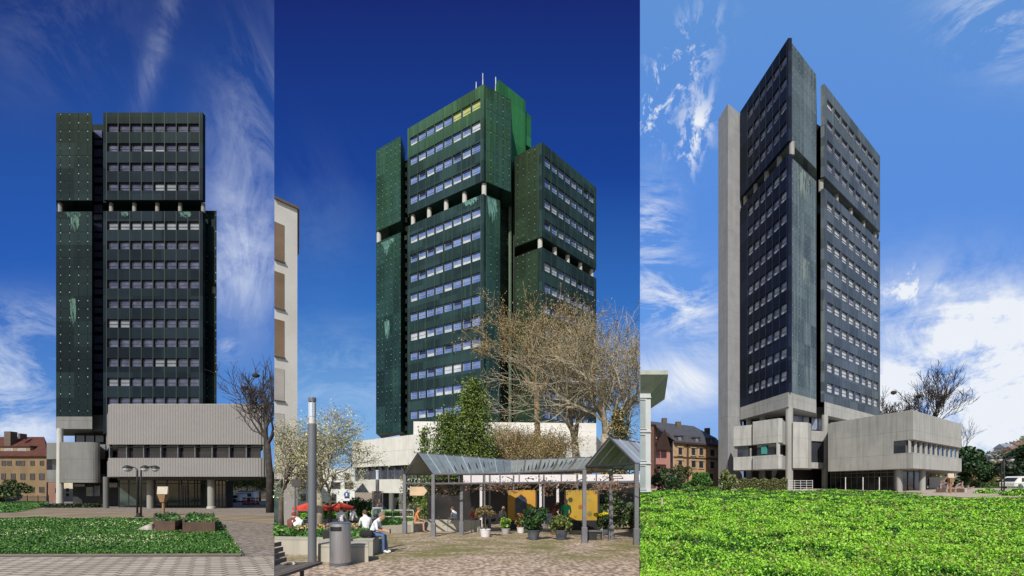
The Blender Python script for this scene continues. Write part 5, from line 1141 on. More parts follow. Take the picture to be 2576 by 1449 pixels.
# poster board, arrow sign, road sign
ps = empty('poster_board', G2(2, 950, 28), 'black poster board with red and white print in front of the far lamp column', 'sign'); g_ = gz2(28)
q = P(950, 28); MB().box((q.x-.24, 27.95, g_+1.35), (q.x+.24, 28.0, g_+2.2)).build('poster', M('poster_black', (.02, .018, .018), (.28, .16, .13), 9, .5, lo=.55, hi=.6), ps)
MB().box((q.x-.30, 27.96, g_+.55), (q.x+.30, 28.01, g_+1.25)).build('lower_board', M('white_metal', (0, 0, 0)), ps); MB().box((q.x-.24, 27.93, g_+.66), (q.x+.22, 27.955, g_+1.18)).build('screen', M('board_green', (.03, .06, .055), (.12, .16, .15), 6, .5), ps)
for s_ in (-1, 1): MB().box((q.x+s_*.30-.02, 27.97, g_), (q.x+s_*.30+.02, 28.02, g_+2.2)).build('leg', MATS['grey_metal'], ps)
ar = empty('direction_sign', G2(2, 1052, 21.6), 'beige arrow shaped direction board hanging under the pergola, pointing right', 'sign'); zc_ = Z(1235.5, 21.6)
xa, xb, xc = P(1031, 21.6).x, P(1066, 21.6).x, P(1074.5, 21.6).x
MB().add([(xa, 21.6, zc_-.2), (xb, 21.6, zc_-.2), (xc, 21.6, zc_), (xb, 21.6, zc_+.2), (xa, 21.6, zc_+.2), (xa, 21.66, zc_-.2), (xb, 21.66, zc_-.2), (xc, 21.66, zc_), (xb, 21.66, zc_+.2), (xa, 21.66, zc_+.2)],
         [(0, 1, 2, 3, 4), (9, 8, 7, 6, 5), (0, 5, 6, 1), (1, 6, 7, 2), (2, 7, 8, 3), (3, 8, 9, 4), (4, 9, 5, 0)]).build('board', M('beige_board', (.58, .42, .27), None, 2, .8), ar)
for u in (1036, 1060): MB().tube([(P(u, 21.6).x, 21.64, zc_+.18), (P(u, 21.6).x, 21.64, Z(1217, 21.6))], .01, 5).build('hanger', MATS['dark_metal'], ar)
rs = empty('road_sign', G2(2, 873, 34), 'round blue road sign on a thin post above the red parasol', 'sign'); q = P(873, 34); g_ = gz2(34)
MB().tube([(q.x, 34, g_), (q.x, 34, Z(1232, 34))], .03, 6).build('post', MATS['grey_metal'], rs)
MB().tube([(q.x, 33.96, Z(1244, 34)), (q.x, 33.92, Z(1244, 34))], .20, 20).build('disc', M('sign_blue', (.03, .09, .36), None, 1, .5), rs)
MB().box((q.x-.05, 33.89, Z(1248, 34)), (q.x+.05, 33.915, Z(1240, 34))).build('symbol', MATS['white_paint'], rs); MB().box((q.x-.2, 33.94, Z(1260, 34)), (q.x+.2, 33.97, Z(1254, 34))).build('plate', MATS['white_paint'], rs)
pp = empty('slim_post', G2(2, 743, 22), 'slim grey post with a small dark plate by the corner building', 'post'); q = P(743, 22)
MB().tube([(q.x, 22, gz2(22)), (q.x, 22, Z(1205, 22))], .05, 8).build('pole', MATS['grey_metal'], pp); MB().box((q.x-.12, 21.9, Z(1224, 22)), (q.x+.3, 21.95, Z(1206, 22))).build('plate', MATS['glass_dark'], pp)
# red parasols
RD = M('parasol_red', (.62, .07, .03), (.5, .05, .025), 1, .8)
for i, (ua, ub, yy, v0, v1, lab) in enumerate(((742, 832, 28.5, 1260, 1276, 'large red parasol left of the road sign beyond the lawn'), (818, 893, 30, 1263, 1277, 'smaller looking red parasol just below the road sign'))):
    a_, b2 = P(ua, yy).x, P(ub, yy).x; m_ = (a_+b2)/2; root = empty('parasol', (m_, yy, gz2(yy)), lab, 'parasol', 'red parasols beyond the lawn'); zt, ze = Z(v0, yy), Z(v1, yy); w_ = (b2-a_)/2
    mb = MB(); n = 8; mb.v = [(m_, yy, zt)]+[(m_+w_*math.cos(2*math.pi*(k+.5)/n)*1.05, yy+w_*math.sin(2*math.pi*(k+.5)/n), ze) for k in range(n)]+[(m_+w_*math.cos(2*math.pi*(k+.5)/n)*1.05, yy+w_*math.sin(2*math.pi*(k+.5)/n), ze-.16) for k in range(n)]
    for k in range(n): mb.f += [(0, 1+k, 1+(k+1) % n), (1+k, 9+k, 9+(k+1) % n, 1+(k+1) % n)]; mb.m += [0, 0]
    mb.build('canopy', RD, root); MB().tube([(m_, yy, gz2(yy)), (m_, yy, zt-.02)], .04, 8).build('pole', MATS['white_metal'], root)
# ------------------------------------------------------------------ pergola
PM = M('pergola_steel', (.13, .13, .145), (.17, .17, .185), 2, .55, .2); PG_ = M('pergola_glass', (.12, .155, .17), (.19, .23, .25), 1.2, .18); PU = M('pergola_glass_pale', (.20, .22, .20), (.27, .29, .27), 1.2, .3); 
for k_ in ('pergola_glass', 'pergola_glass_pale'): MATS[k_].node_tree.nodes['Principled BSDF'].inputs['Alpha'].default_value = .86
ZN = M('zinc', (.30, .33, .37), (.38, .41, .45), 1, .4, .3)
pg = empty('pergola', G2(2, 1300, 22), 'grey steel pergola with pitched glass roofs and climbing plants across the square', 'pergola')
def v3(u, v, y): q = P(u, y); return Vector((q.x, y, Z(v, y)))
def roof_slope(a, b, c, d, nb, glass, bar=.035, clip=2, name='roof_glass'):
    """a-b eave, d-c ridge"""
    n_ = (b-a).cross(d-a).normalized()
    mb = MB(); t_ = n_*.02
    mb.add([a-t_, b-t_, c-t_, d-t_, a+t_, b+t_, c+t_, d+t_], [(0, 3, 2, 1), (4, 5, 6, 7), (0, 1, 5, 4), (1, 2, 6, 5), (2, 3, 7, 6), (3, 0, 4, 7)]); mb.build(name, glass, pg, clip=clip)
    for i in range(nb+1):
        f = i/nb; MB().tube([a.lerp(b, f)+n_*.03, d.lerp(c, f)+n_*.03], bar, 4).build('glazing_bar', ZN if i % 2 else PM, pg, clip=clip)
    for i in range(nb):
        f = (i+.5)/nb; MB().tube([a.lerp(b, f)-n_*.06, d.lerp(c, f)-n_*.06], bar*1.2, 4).build('rafter', MATS['dark_metal'], pg, clip=clip)
    MB().tube([a, b], .05, 6).build('eaves_beam', PM, pg, clip=clip); MB().tube([d, c], .045, 6).build('ridge_beam', PM, pg, clip=clip)
e1a, e1b, r1a, r1b = v3(1090, 1193, 21.9), v3(1285, 1190, 23.0), v3(1052, 1140, 22.9), v3(1285, 1158, 24.4)
b1a, b1b = v3(1018, 1193, 23.7), v3(1240, 1193, 26.)
roof_slope(e1a, e1b, r1b, r1a, 11, PG_); roof_slope(b1a, b1b, r1b, r1a, 9, PU)
e2b, r2b = v3(1474, 1181, 18.9), v3(1500, 1151, 20.6); b2b = v3(1530, 1186, 22.5)
roof_slope(e1b, e2b, r2b, r1b, 10, PU); roof_slope(b1b, b2b, r2b, r1b, 9, PU)
d3 = Vector((.64, .768, 0)); fl, frr, ap = v3(1474, 1174, 18.9), v3(1597, 1166, 17.9), v3(1533, 1102, 18.4)
LL = 6.
roof_slope(frr, frr+d3*LL, ap+d3*LL, ap, 8, ZN, name='zinc_roof'); roof_slope(fl, fl+d3*LL, ap+d3*LL, ap, 8, PU)
for a, b in ((fl, ap), (ap, frr), (e1a, r1a), (r1a, b1a), (fl, frr), (e1a, b1a)): MB().tube([a, b], .05, 6).build('gable_beam', MATS['dark_metal'], pg, clip=2)
posts = [(1018, 1343, 1193), (1090, 1350, 1193), (1161, 1345, 1192), (1470, 1365, 1182), (1537, 1358, 1184), (1601, 1371, 1168), (1219, 1330, 1195), (1232, 1333, 1195), (1292, 1327, 1195), (1368, 1328, 1193), (1452, 1333, 1192)]
for (u, vb, vt) in posts:
    g = G(2, u, vb); near = vb > 1340; w_ = .075 if near else .05; zt = Z(vt, g.y)
    MB().box((g.x-w_, g.y-w_, g.z), (g.x+w_, g.y+w_, zt)).build('post', PM, pg, clip=2, bevel=.008)
    MB().box((g.x-w_*1.45, g.y-w_*1.45, g.z-.05), (g.x+w_*1.45, g.y+w_*1.45, g.z+.62)).build('post_base', PM, pg, clip=2, bevel=.015)
# trellis beams below the eaves
for (a, b) in ((v3(1018, 1216, 23.7), v3(1090, 1217, 21.9)), (v3(1090, 1217, 21.9), v3(1285, 1215, 22.8)), (v3(1285, 1215, 22.8), v3(1470, 1213, 18.9)), (v3(1470, 1213, 18.9), v3(1602, 1212, 17.9)), (v3(1018, 1217, 23.7), v3(1240, 1217, 25.5)), (v3(1240, 1217, 25.5), v3(1560, 1216, 21))):
    MB().tube([a, b], .045, 5).build('trellis_beam', PM, pg, clip=2)
for (u, yy) in ((1129, 22.1), (1155, 22.3), (1185, 22.4), (1216, 22.6), (1258, 22.8), (1306, 22.4), (1356, 21.4), (1412, 20.2), (1500, 18.7)):
    MB().tube([v3(u, 1190, yy), v3(u, 1216, yy)], .03, 5).build('strut', PM, pg)
for i in range(16):
    u = 1190+i*24; yy = 22.6-(max(0, u-1285)/185)*3.4; MB().tube([v3(u, 1216, yy), v3(u-22, 1236, yy+1.6)], .018, 4).build('trellis_stay', MATS['white_metal'], pg, clip=2)
# climbing plant
rr = random.Random(4); vn = MB(); tips = []
for i in range(48):
    u = rr.uniform(1085, 1600); yy = 22.5-(max(0, u-1285)/185)*3.4+rr.uniform(0, 1.5); p_ = v3(u, rr.uniform(1212, 1224), min(yy, 23.5)); pts = [p_]
    for k in range(6): p_ = p_+Vector((rr.gauss(0, .28), rr.gauss(0, .15), rr.gauss(-.015, .07))); pts.append(p_)
    vn.tube(pts, [.02]*7, 4, cap=False); tips.append(pts[-1]); tips.append(pts[3])
wv = empty('climbing_plant', G2(2, 1290, 23), 'bare twisting climber with reddish stalks over the pergola beams', 'climber')
vn.build('stem', M('vine', (.12, .08, .06), (.26, .17, .14), 3, .9), wv, clip=2)
r2 = np.random.default_rng(3); tp = np.array([list(t_) for t_ in tips]); ii = r2.integers(0, len(tp), 1100)
cloud('leaves', tp[ii]+r2.normal(size=(1100, 3))*[.25, .2, .1], .10, [M('stalk_red', (.32, .10, .06), (.4, .18, .1), 3, .8), M('bud_grey', (.22, .19, .13), None, 3, .8), LO], wv, 4, 2, wts=[2, 3, 1], quad=True)
n = 1600; C = np.array([tuple(v3(rr.uniform(1020, 1165), rr.uniform(1206, 1246)+0, 23.9+rr.uniform(0, 1.2))) for _ in range(n)])
cloud('ivy', C, .13, [LD, LO, G2_], wv, 6, 2, wts=[5, 2, 2], quad=True)
# white fascia, yellow booth walls
fb = empty('cafe_canopy', G2(2, 1380, 30), 'long white fascia canopy of the cafe behind the pergola', 'canopy')
MB().wall(P(1160, 31), P(1640, 29), 0, 1, 0, -2.5, Z(1214, 30), Z(1194, 30)).build('fascia', M('fascia_white', (.66, .62, .62), (.56, .52, .52), .7, .7), fb, clip=2)
MB().wall(P(1160, 31), P(1640, 29), 0, 1, .03, 0, Z(1215.5, 30), Z(1213.5, 30)).build('trim', MATS['dark_metal'], fb, clip=2)
for u in (1207, 1357, 1400): MB().wall(P(u, 29.5), P(u+6, 29.5), 0, 1, 0, -.2, gz2(29.5), Z(1214, 29.5)).build('pillar', M('fascia_white', (0, 0, 0)), fb)
MB().wall(P(1075, 33), P(1640, 33), 0, 1, 0, -.2, gz2(33), Z(1214, 33)).build('shop_front', M('shopfront_dark', (.004, .004, .005), (.02, .018, .018), .9, .4), fb, clip=2)
YEL = M('booth_yellow', (.46, .24, .022), (.36, .18, .02), .8, .7); YE2 = M('booth_mustard', (.40, .25, .018), (.32, .19, .016), .8, .7)
for i, (ua, ub, yy, lab, mt_) in enumerate(((1277, 1347, 27, 'orange yellow booth wall with a dark pointed arch opening', YEL), (1424, 1503, 26.5, 'mustard yellow booth wall painted with simple flower shapes', YE2))):
    root = empty('booth_wall', G2(2, (ua+ub)/2, yy), lab, 'booth'); A, B = P(ua, yy), P(ub, yy); z0_, z1_ = Z(1309, yy), Z(1233, yy)
    MB().wall(A, B, 0, 1, 0, -.12, z0_, z1_).build('panel', mt_, root)
    MB().wall(A, B, -.04, 0, .02, -.2, gz2(yy), z1_).build('frame_post', MATS['bark_dark'], root); MB().wall(A, B, 1, 1.06, .02, -.2, gz2(yy), z1_).build('frame_post', MATS['bark_dark'], root)
    MB().wall(A, B, 0, 1, .01, -.12, gz2(yy)-.05, z0_-.005).build('skirt', MATS['black'], root)  # black sheet closes the gap below the hanging panel
    if i == 0:
        s0, s1 = (1296-ua)/(ub-ua), (1325-ua)/(ub-ua); zb_, zs_ = Z(1300, yy), Z(1258, yy); a_, b2 = A.x+(B.x-A.x)*s0, A.x+(B.x-A.x)*s1; m_ = (a_+b2)/2; zz = Z(1243, yy)
        pts = [(a_, zb_), (b2, zb_), (b2, zs_), (b2-.06, zs_+.15), (b2-.2, zs_+.22), (m_, zz), (a_+.2, zs_+.22), (a_+.06, zs_+.15), (a_, zs_)]
        mb = MB(); n = len(pts); mb.v = [(x, yy-.025, z) for x, z in pts]+[(x, yy-.004, z) for x, z in pts]; mb.f = [tuple(range(n))]+[(k, n+k, n+(k+1) % n, (k+1) % n) for k in range(n)]; mb.m = [0]*len(mb.f)
        mb.build('arch_opening', M('arch_dark', (.01, .015, .03), (.05, .08, .12), 1.5, .4), root)
    else:
        for (u, v, r_, col) in ((1435, 1257, .14, (.04, .06, .02)), (1460, 1275, .13, (.36, .10, .02)), (1483, 1256, .10, (.34, .28, .10)), (1483, 1292, .14, (.20, .17, .03)), (1447, 1298, .08, (.42, .22, .03))):
            c = v3(u, v, yy); mb = MB()
            for k in range(6):
                t_ = k*math.pi/3; q = c+Vector((math.cos(t_)*r_*.6, -.012, math.sin(t_)*r_*.6)); mb.tube([q, q+Vector((0, -.006-.001*k, 0))], r_*.42, 8)
            mb.tube([c+Vector((0, -.01, 0)), c+Vector((0, -.03, 0))], r_*.3, 8); mb.build('painted_flower', M('flower_%d' % hash_(col), col, None, 2, .8), root)
# potted plants
def pot(base, r0, r1, h, mat, root, name='pot'): return MB().lathe(base, [(r0*.8, -.02), (r0, .02), (r1, h*.9), (r1*1.06, h*.92), (r1*1.06, h), (r1*.9, h), (r1*.88, h*.85)], 20).build(name, mat, root, smooth=False)
POTG = M('pot_pale', (.42, .40, .40), (.34, .33, .33), 3, .6); POTD = M('pot_dark', (.03, .035, .045), (.10, .11, .13), 2, .5); TER = M('pot_brown', (.16, .09, .06), None, 2, .8)
def potted(u, v, r0, r1, h, mat, crown, mats, n, size, label, seed, stem=0, wts=None, lumps=12, dz=0):
    b = G(2, u, v); root = empty('potted_plant', b, label, 'potted plant', 'pot plants under the pergola'); pot(b, r0, r1, h, mat, root)
    g = np.random.default_rng(seed); c = (b.x, b.y, b.z+h+stem+crown[2]*.85+dz)
    cloud('foliage', blob_points(c, crown, n, g, lumps, .4), size, mats, root, seed, 2, wts=wts, quad=True, aspect=.6)
    mb = MB(); r_ = random.Random(seed)
    for k in range(1 if stem else 7): mb.tube([(b.x, b.y, b.z+h*.8), (b.x+r_.gauss(0, crown[0]*.3)*(0 if stem else 1), b.y, b.z+h+stem+crown[2]*(.6+.5*r_.random()))], [.03 if stem else .015, .012], 5)
    mb.build('stem', MATS['bark'], root); return root
potted(1221, 1351, .20, .24, .36, M('pot_white', (.66, .64, .64), (.56, .54, .54), 2, .6), (.44, .40, .32), [M('dry_leaf', (.26, .17, .09), (.18, .13, .06), 3, .8), LO], 1500, .09, 'small brownish standard tree in a square rounded white tub', 1, stem=.5, wts=[3, 2])
potted(1272, 1343, .16, .22, .28, POTG, (.36, .34, .28), [LG, LO, H3], 900, .11, 'small yellow green plant in a pale round pot before the arched booth', 2)
potted(1310, 1341, .16, .2, .3, M('pot_white', (0, 0, 0)), (.34, .3, .36), [LD, LO, M('bud_orange', (.5, .2, .05), None, 2, .8)], 700, .10, 'dark leafed plant in a white pot left of the largest pot plant', 3)
potted(1342, 1358, .20, .28, .42, POTD, (.62, .5, .52), [LD, LG, G2_], 2600, .12, 'largest dark green pot plant with pale striped dark tub', 4, wts=[5, 2, 3])
potted(1412, 1358, .20, .27, .42, POTD, (.48, .42, .46), [LO, LG, LD, LY], 2200, .10, 'spotted olive leaved pot plant in front of the man in green', 5)
potted(1398, 1345, .2, .26, .4, TER, (.34, .3, .42), [M('red_leaf', (.28, .08, .05), (.18, .06, .04), 2, .7), LD], 900, .10, 'tall reddish leaved plant in a brown pot beside the man in green', 6, wts=[3, 1], stem=.35)
yp = potted(1520, 1345, .17, .20, .26, M('pot_white', (0, 0, 0)), (.42, .36, .42), [LD, LO, G2_], 1500, .10, 'plant with bright yellow top and drooping dark foliage in a white pot', 7, stem=.12)
q = G(2, 1511, 1345); cloud('yellow_flowers', blob_points((q.x, q.y, Z(1293, q.y)), (.36, .3, .17), 700, np.random.default_rng(3), 8, .3), .09, [M('petal_bright', (.62, .55, .03), (.5, .42, .02), 2, .7)], yp, 8, quad=True, aspect=.9)
q = G(2, 1342, 1358); potx = bpy.context.scene
tb = empty('low_bench', G(2, 1493, 1358), 'low grey metal bench in front of the yellow topped plant', 'bench'); g = G(2, 1493, 1358)
MB().box((g.x-.42, g.y-.2, g.z+.36), (g.x+.36, g.y+.2, g.z+.40)).build('seat', MATS['grey_metal'], tb); MB().box((g.x-.30, g.y-.16, g.z), (g.x+.12, g.y+.16, g.z+.32)).build('crate', MATS['dark_metal'], tb)
for s_ in (-.40, .33): MB().box((g.x+s_, g.y-.18, g.z), (g.x+s_+.03, g.y+.18, g.z+.36)).build('leg', MATS['grey_metal'], tb)
ch = empty('folding_chair', G(2, 1386, 1335), 'pale blue backed folding chair between the big pot plants', 'chair'); g = G(2, 1386, 1335)
MB().box((g.x-.22, g.y-.02, g.z+.55), (g.x+.22, g.y+.02, g.z+.95)).build('backrest', M('chair_blue', (.30, .36, .50), None, 2, .7), ch); MB().box((g.x-.22, g.y-.42, g.z+.42), (g.x+.22, g.y, g.z+.46)).build('seat', M('chair_blue', (0, 0, 0)), ch)
for sx_ in (-.2, .2):
    for sy_ in (-.4, -.02): MB().tube([(g.x+sx_, g.y+sy_, g.z), (g.x+sx_, g.y+sy_, g.z+(.95 if sy_ > -.1 else .43))], .012, 5).build('leg', MATS['white_metal'], ch)
for (u, yy, r_, s_, lab) in ((1520, 31, (1.2, .8, .95), 1, 'dark shrub behind the yellow topped plant'), (1560, 27, (.9, .8, 1.05), 2, 'speckled grey green shrub behind the right pergola posts'), (1592, 25, (.8, .8, .8), 3, 'dark shrub at the right limit of the square'), (880, 46, (1.7, 1.2, .95), 4, 'mid green shrub right of the road sign'), (820, 47, (1.5, 1.2, .8), 5, 'mid green shrub beyond the red parasols'), (912, 45, (1.2, 1.2, 1.2), 6, 'green shrub left of the poster board')):
    b = G2(2, u, yy); shrub('shrub', b, r_, 1700, .17, [LD, LO, G2_] if s_ < 4 else [LG, G1, LD], lab, 'shrubs round the square', 30+s_, 2)
# ------------------------------------------------------------------ trees of the second place
BL = M('blossom', (.58, .55, .38), (.44, .43, .22), 4, .8); BL2 = M('blossom_olive', (.30, .30, .11), (.20, .22, .07), 4, .8)
bare_tree('blossoming_tree', G2(2, 802, 23.5), 6.0, 'spreading tree with creamy white blossom behind the thick lamp column', None, 5, 2, 5, 2, .85, .02, .17, M('bark_pale', (0, 0, 0)), leaves=([BL, BL2], 9000, .09, .16, 'b'), shrink=.72, trunk=.36)
bare_tree('blossoming_tree', G2(2, 828, 29), 5.2, 'thinner trunked blossoming tree to the right of the thick lamp column', None, 9, 2, 4, 2, .8, .05, .10, MATS['bark'], leaves=([BL, BL2], 2600, .09, .16, 'b'), shrink=.66, trunk=.4)
bare_tree('blossoming_tree', G2(2, 708, 24), 5.4, 'blossoming tree crossing the left corner building', None, 12, 2, 5, 2, .8, .02, .13, MATS['bark'], leaves=([BL, BL2], 3200, .085, .15, 'b'), shrink=.70, trunk=.36)
CG = [leafmat('conifer_mid', (.075, .14, .014), (.12, .19, .022)), leafmat('conifer_dark', (.008, .022, .008), (.014, .035, .01)), leafmat('conifer_light', (.16, .21, .03), (.22, .26, .045))]
conifer('conifer', G2(2, 1190, 37), 10.7, 2.3, 30000, .17, CG, 'tall dense evergreen with rounded top in front of the green tower', None, 3, 2, wts=[4, 3, 2.4], pw=.42)
conifer('conifer', G2(2, 1128, 36), 8.0, 2.6, 24000, .16, CG, 'shorter dense evergreen at the left foot of the tall evergreen', None, 4, 2, wts=[4, 3.4, 1.4], pw=.5)
conifer('conifer', G2(2, 1068, 38), 7.4, 1.2, 2000, .22, CG, 'thin lacy young conifer left of the dense evergreens', None, 5, 2, wts=[3, 3, 2], pw=.7)
conifer('conifer', G2(2, 1022, 40), 4.4, .9, 1100, .16, [LO, LD, BL2], 'small wispy olive tree above the left gable of the pergola', None, 6, 2, pw=.7)
TW = MATS['twig_brown']; TL = [M('bud_ochre', (.40, .29, .14), (.28, .20, .09), 3, .8), M('bud_olive', (.18, .17, .06), (.12, .12, .045), 3, .8)]
brown = 'budding brown trees behind the pergola'
bare_tree('budding_tree', G2(2, 1262, 42), 10.5, 'dense reddish brown twiggy tree just right of the tall evergreen', brown, 31, 2, 5, 2, .5, .16, .16, TW, leaves=(TL, 15000, .15, .30, 'l'), shrink=.74, trunk=.2, minr=.016, trunks=3, Lf=.15)
bare_tree('budding_tree', G2(2, 1300, 44), 14, 'dense brown twiggy tree in front of the tower drain pipes', brown, 32, 2, 5, 2, .5, .22, .17, TW, leaves=(TL, 11000, .13, .32, 'l'), shrink=.74, trunk=.2, minr=.016, trunks=3, Lf=.16)
bare_tree('budding_tree', G2(2, 1350, 46), 24, 'tallest twiggy tree, its brown top crossing the open floor of the right wing', brown, 33, 2, 5, 2, .5, .2, .30, TW, leaves=(TL, 12000, .15, .3, 'l'), shrink=.74, trunk=.5, minr=.018, trunks=1, Lf=.135)
bare_tree('budding_tree', G2(2, 1378, 42), 12, 'ochre brown twiggy tree left of the plane trees', brown, 34, 2, 5, 2, .55, .18, .16, TW, leaves=(TL, 15000, .15, .3, 'l'), shrink=.74, trunk=.2, minr=.016, trunks=3, Lf=.17)
PB = M('bark_pale', (0, 0, 0))
bare_tree('plane_tree', G2(2, 1445, 45), 24, 'large pale barked plane tree in the middle of the group before the right wing', 'leafless plane trees', 41, 2, 5, 2, .62, .12, .42, PB, leaves=(TL, 11000, .13, .32, 'l'), shrink=.76, trunk=.30, minr=.022, Lf=.185)
bare_tree('plane_tree', G2(2, 1510, 42), 22, 'large pale barked plane tree with thick fork above the right of the pergola', 'leafless plane trees', 44, 2, 5, 2, .62, .12, .46, PB, lean=(.06, 0, 1), leaves=(TL, 9000, .13, .32, 'l'), shrink=.77, trunk=.34, minr=.022, Lf=.185)
bare_tree('plane_tree', G2(2, 1580, 46), 23, 'leafless plane tree at the right limit of the square against the sky', 'leafless plane trees', 46, 2, 5, 2, .6, .08, .26, PB, lean=(-.04, 0, 1), leaves=(TL, 4500, .13, .25, 'l'), shrink=.76, trunk=.32, minr=.022, Lf=.185)
conifer('conifer', G2(2, 1556, 38), 8.6, 1.9, 11000, .2, [M('bud_ochre', (0, 0, 0)), LO, CG[1]], 'golden brown pointed conifer above the right gable of the pergola', None, 8, 2, wts=[3, 3, 2], pw=.75)
# ------------------------------------------------------------------ third place: planting and right hand side
shrub('shrub', G2(3, 1676, 58), (2.1, 1.6, 1.5), 5200, .22, [LD, G2_, LO], 'large dark shrub between the pale pavilion and the round bush', None, 51, 3, wts=[6, 3, 1])
shrub('shrub', G2(3, 1712, 62), (1.5, 1.4, 1.7), 3600, .22, [LD, LO, M('red_leaf', (0, 0, 0))], 'dark shrub with reddish twigs before the ochre townhouse', None, 52, 3, wts=[6, 3, .6])
shrub('shrub', G2(3, 1753, 55), (1.55, 1.4, 1.15), 6000, .17, [LG, G1, G2_], 'round fresh green bush before the ochre townhouse', None, 53, 3, wts=[3, 3, 3])
shrub('shrub', G2(3, 1833, 50), (.95, .8, 1.25), 1500, .26, [leafmat('sage_leaf', (.14, .17, .06), (.22, .24, .10)), LO, G2_], 'loose pale green shrub at the foot of the grey shaft', None, 54, 3, wts=[4, 2, 1])
shrub('shrub', G2(3, 1768, 46), (1.9, .8, .42), 1800, .2, [H1, LG, LO], 'low bramble mound at the far edge of the meadow', None, 55, 3)
hd = empty('hedge', G2(3, 1916, 57), 'olive leafed hedge in front of the dark undercroft, right of the loose shrub', 'hedge'); r2 = np.random.default_rng(8)
n = 11000; a_ = r2.uniform((1853-CX)/F, (1981-CX)/F, n); Y = 57+r2.uniform(-.5, .7, n); zz = gz(3, 57)+r2.random(n)**.7*(1.5+.12*np.sin(a_*300))
cloud('foliage', np.stack([a_*Y, Y, zz], 1), .16, [leafmat('hedge_olive', (.13, .14, .045), (.20, .20, .075)), LO, LD], hd, 9, 3, wts=[4, 3, 1.6], quad=True)
rl = empty('railing', G2(3, 2010, 57), 'white tubular railing right of the hedge, under the sharp corner', 'railing')
mb = MB(); a_, b2 = P(1984, 57), P(2044, 57.5); g_ = gz(3, 57)
for i in range(5): mb.wall(a_, b2, i/4-.006, i/4+.006, .02, -.02, g_, g_+1.35)
for k in range(5): mb.wall(a_, b2, 0, 1, .015, -.015, g_+.15+.28*k, g_+.19+.28*k)
mb.build('rails', MATS['white_metal'], rl)
for i, u in enumerate((2127, 2171, 2212)):
    b = G2(3, u, 58.5); tag(MB().tube([(b.x, b.y, b.z), (b.x, b.y, b.z+1.7)], .045, 8).build('bollard_post', MATS['white_metal']), ['leftmost', 'middle', 'rightmost'][i]+' thin pale post before the glazed ground floor of the podium', 'post', 'thin posts before the podium')
b = G(3, 1665, 1286); tag(MB().box((b.x-.05, b.y-.04, b.z-.1), (b.x+.05, b.y+.04, b.z+.66)).build('marker_stake', M('stake_pale', (.42, .42, .26), None, 1, .8)), 'pale wooden marker stake standing in the meadow', 'stake')
nest_sign(G2(3, 2391, 50), 'wooden post with tilted pale board on the sunlit plaza')
pb = empty('planter', G2(3, 2392, 52.5), 'long low dark planter with pale ends at the plaza edge', 'planter')
for (ua, ub) in ((2354, 2380), (2384, 2402), (2406, 2426)): MB().prism([P(ua, 53.3), P(ub, 53.3), P(ub, 54.8), P(ua, 54.8)], gz(3, 53), gz(3, 53)+.42).build('planter_wall', CT if 1 else CT, pb)
MB().prism([P(2427, 53.3), P(2432, 53.3), P(2432, 54.8), P(2427, 54.8)], gz(3, 53), gz(3, 53)+.45).build('end_block', CONC, pb)
double_lamp(G2(3, 2523, 51), 'twin posted street lamp with hooded globes on the sunlit plaza at far right', H=3.9)
tag(MB().prism([P(2338, 80), P(2378, 80), P(2378, 84), P(2338, 84)], gz(3, 80), Z(1200, 80)).build('utility_box', M('box_white', (.5, .5, .52), None, 1, .7)), 'long white utility container beneath the right end of the podium', 'container')
ps_ = empty('play_sculpture', G2(3, 2400, 62), 'curly climbing sculpture of bent pinkish pipes on the plaza', 'sculpture'); rr = random.Random(6); b = G2(3, 2392, 64)
for k in range(9):
    x0 = b.x+rr.uniform(-1.6, 1.2); pts = [Vector((x0, b.y+rr.uniform(-1, 1), b.z))]
    for i in range(5): pts.append(pts[-1]+Vector((rr.uniform(-.1, .6), rr.uniform(-.3, .3), rr.uniform(-.1, .75))))
    MB().tube(pts, .09, 6).build('bent_pipe', M('pipe_pink', (.34, .20, .17), (.16, .12, .12), 2, .6), ps_)
shrub('dark_tree', G2(3, 2432, 98), (3.2, 3.5, 4.4), 4200, .62, [LD, G2_], 'dark tree mass right behind the corner of the podium', None, 61, 3, cat='tree')
shrub('dark_tree', G2(3, 2568, 88), (3.8, 4, 3.9), 5200, .5, [LD, CG[1]], 'very dark rounded evergreen at the right edge of the picture', None, 62, 3, cat='tree')
shrub('shrub', G2(3, 2350, 100), (5, 3, 2.4), 3600, .5, [LD, LO, LY], 'dim olive shrubbery seen beneath the podium soffit', None, 63, 3)
for i, (u, yy, rx, s_, lab) in enumerate(((2468, 112, 3.4, 1, 'brownish budding bush row end near the dark tree'), (2500, 118, 3.6, 2, 'ochre budding bush behind the plaza lamp'), (2530, 112, 3.0, 3, 'low greyish bush right of the plaza lamp'))):
    shrub('shrub', G2(3, u, yy), (rx, 3, [2.6, 3.4, 2.0][i]), 2600, .5, [LO, TL[0], LD], lab, 'bushes beyond the plaza', 70+s_, 3, wts=[4, 2, 2])
hd = empty('hedge', G2(3, 2500, 100), 'low clipped dark hedge along the back of the plaza', 'hedge'); n = 5000; a_ = r2.uniform((2440-CX)/F, (2576-CX)/F, n); Y = 100+r2.uniform(-.6, .6, n)
cloud('foliage', np.stack([a_*Y, Y, gz(3, 100)+1.1*r2.random(n)], 1), .35, [G2_, LO, LG], hd, 5, 3, quad=True)
van(G2(3, 2566, 74), 4.4, 1.9, 'white caravan parked at the right edge beyond the plaza railing', MATS['white_paint'], R(4), 'caravan', 'caravan')
rl = empty('railing', G2(3, 2555, 55), 'pale green and white railing at the far right of the plaza', 'railing'); mb = MB(); a_, b2 = P(2534, 56), P(2590, 56); g_ = gz(3, 56)
for i in range(15): mb.wall(a_, b2, i/14-.004, i/14+.004, .02, -.02, g_, g_+1.0)
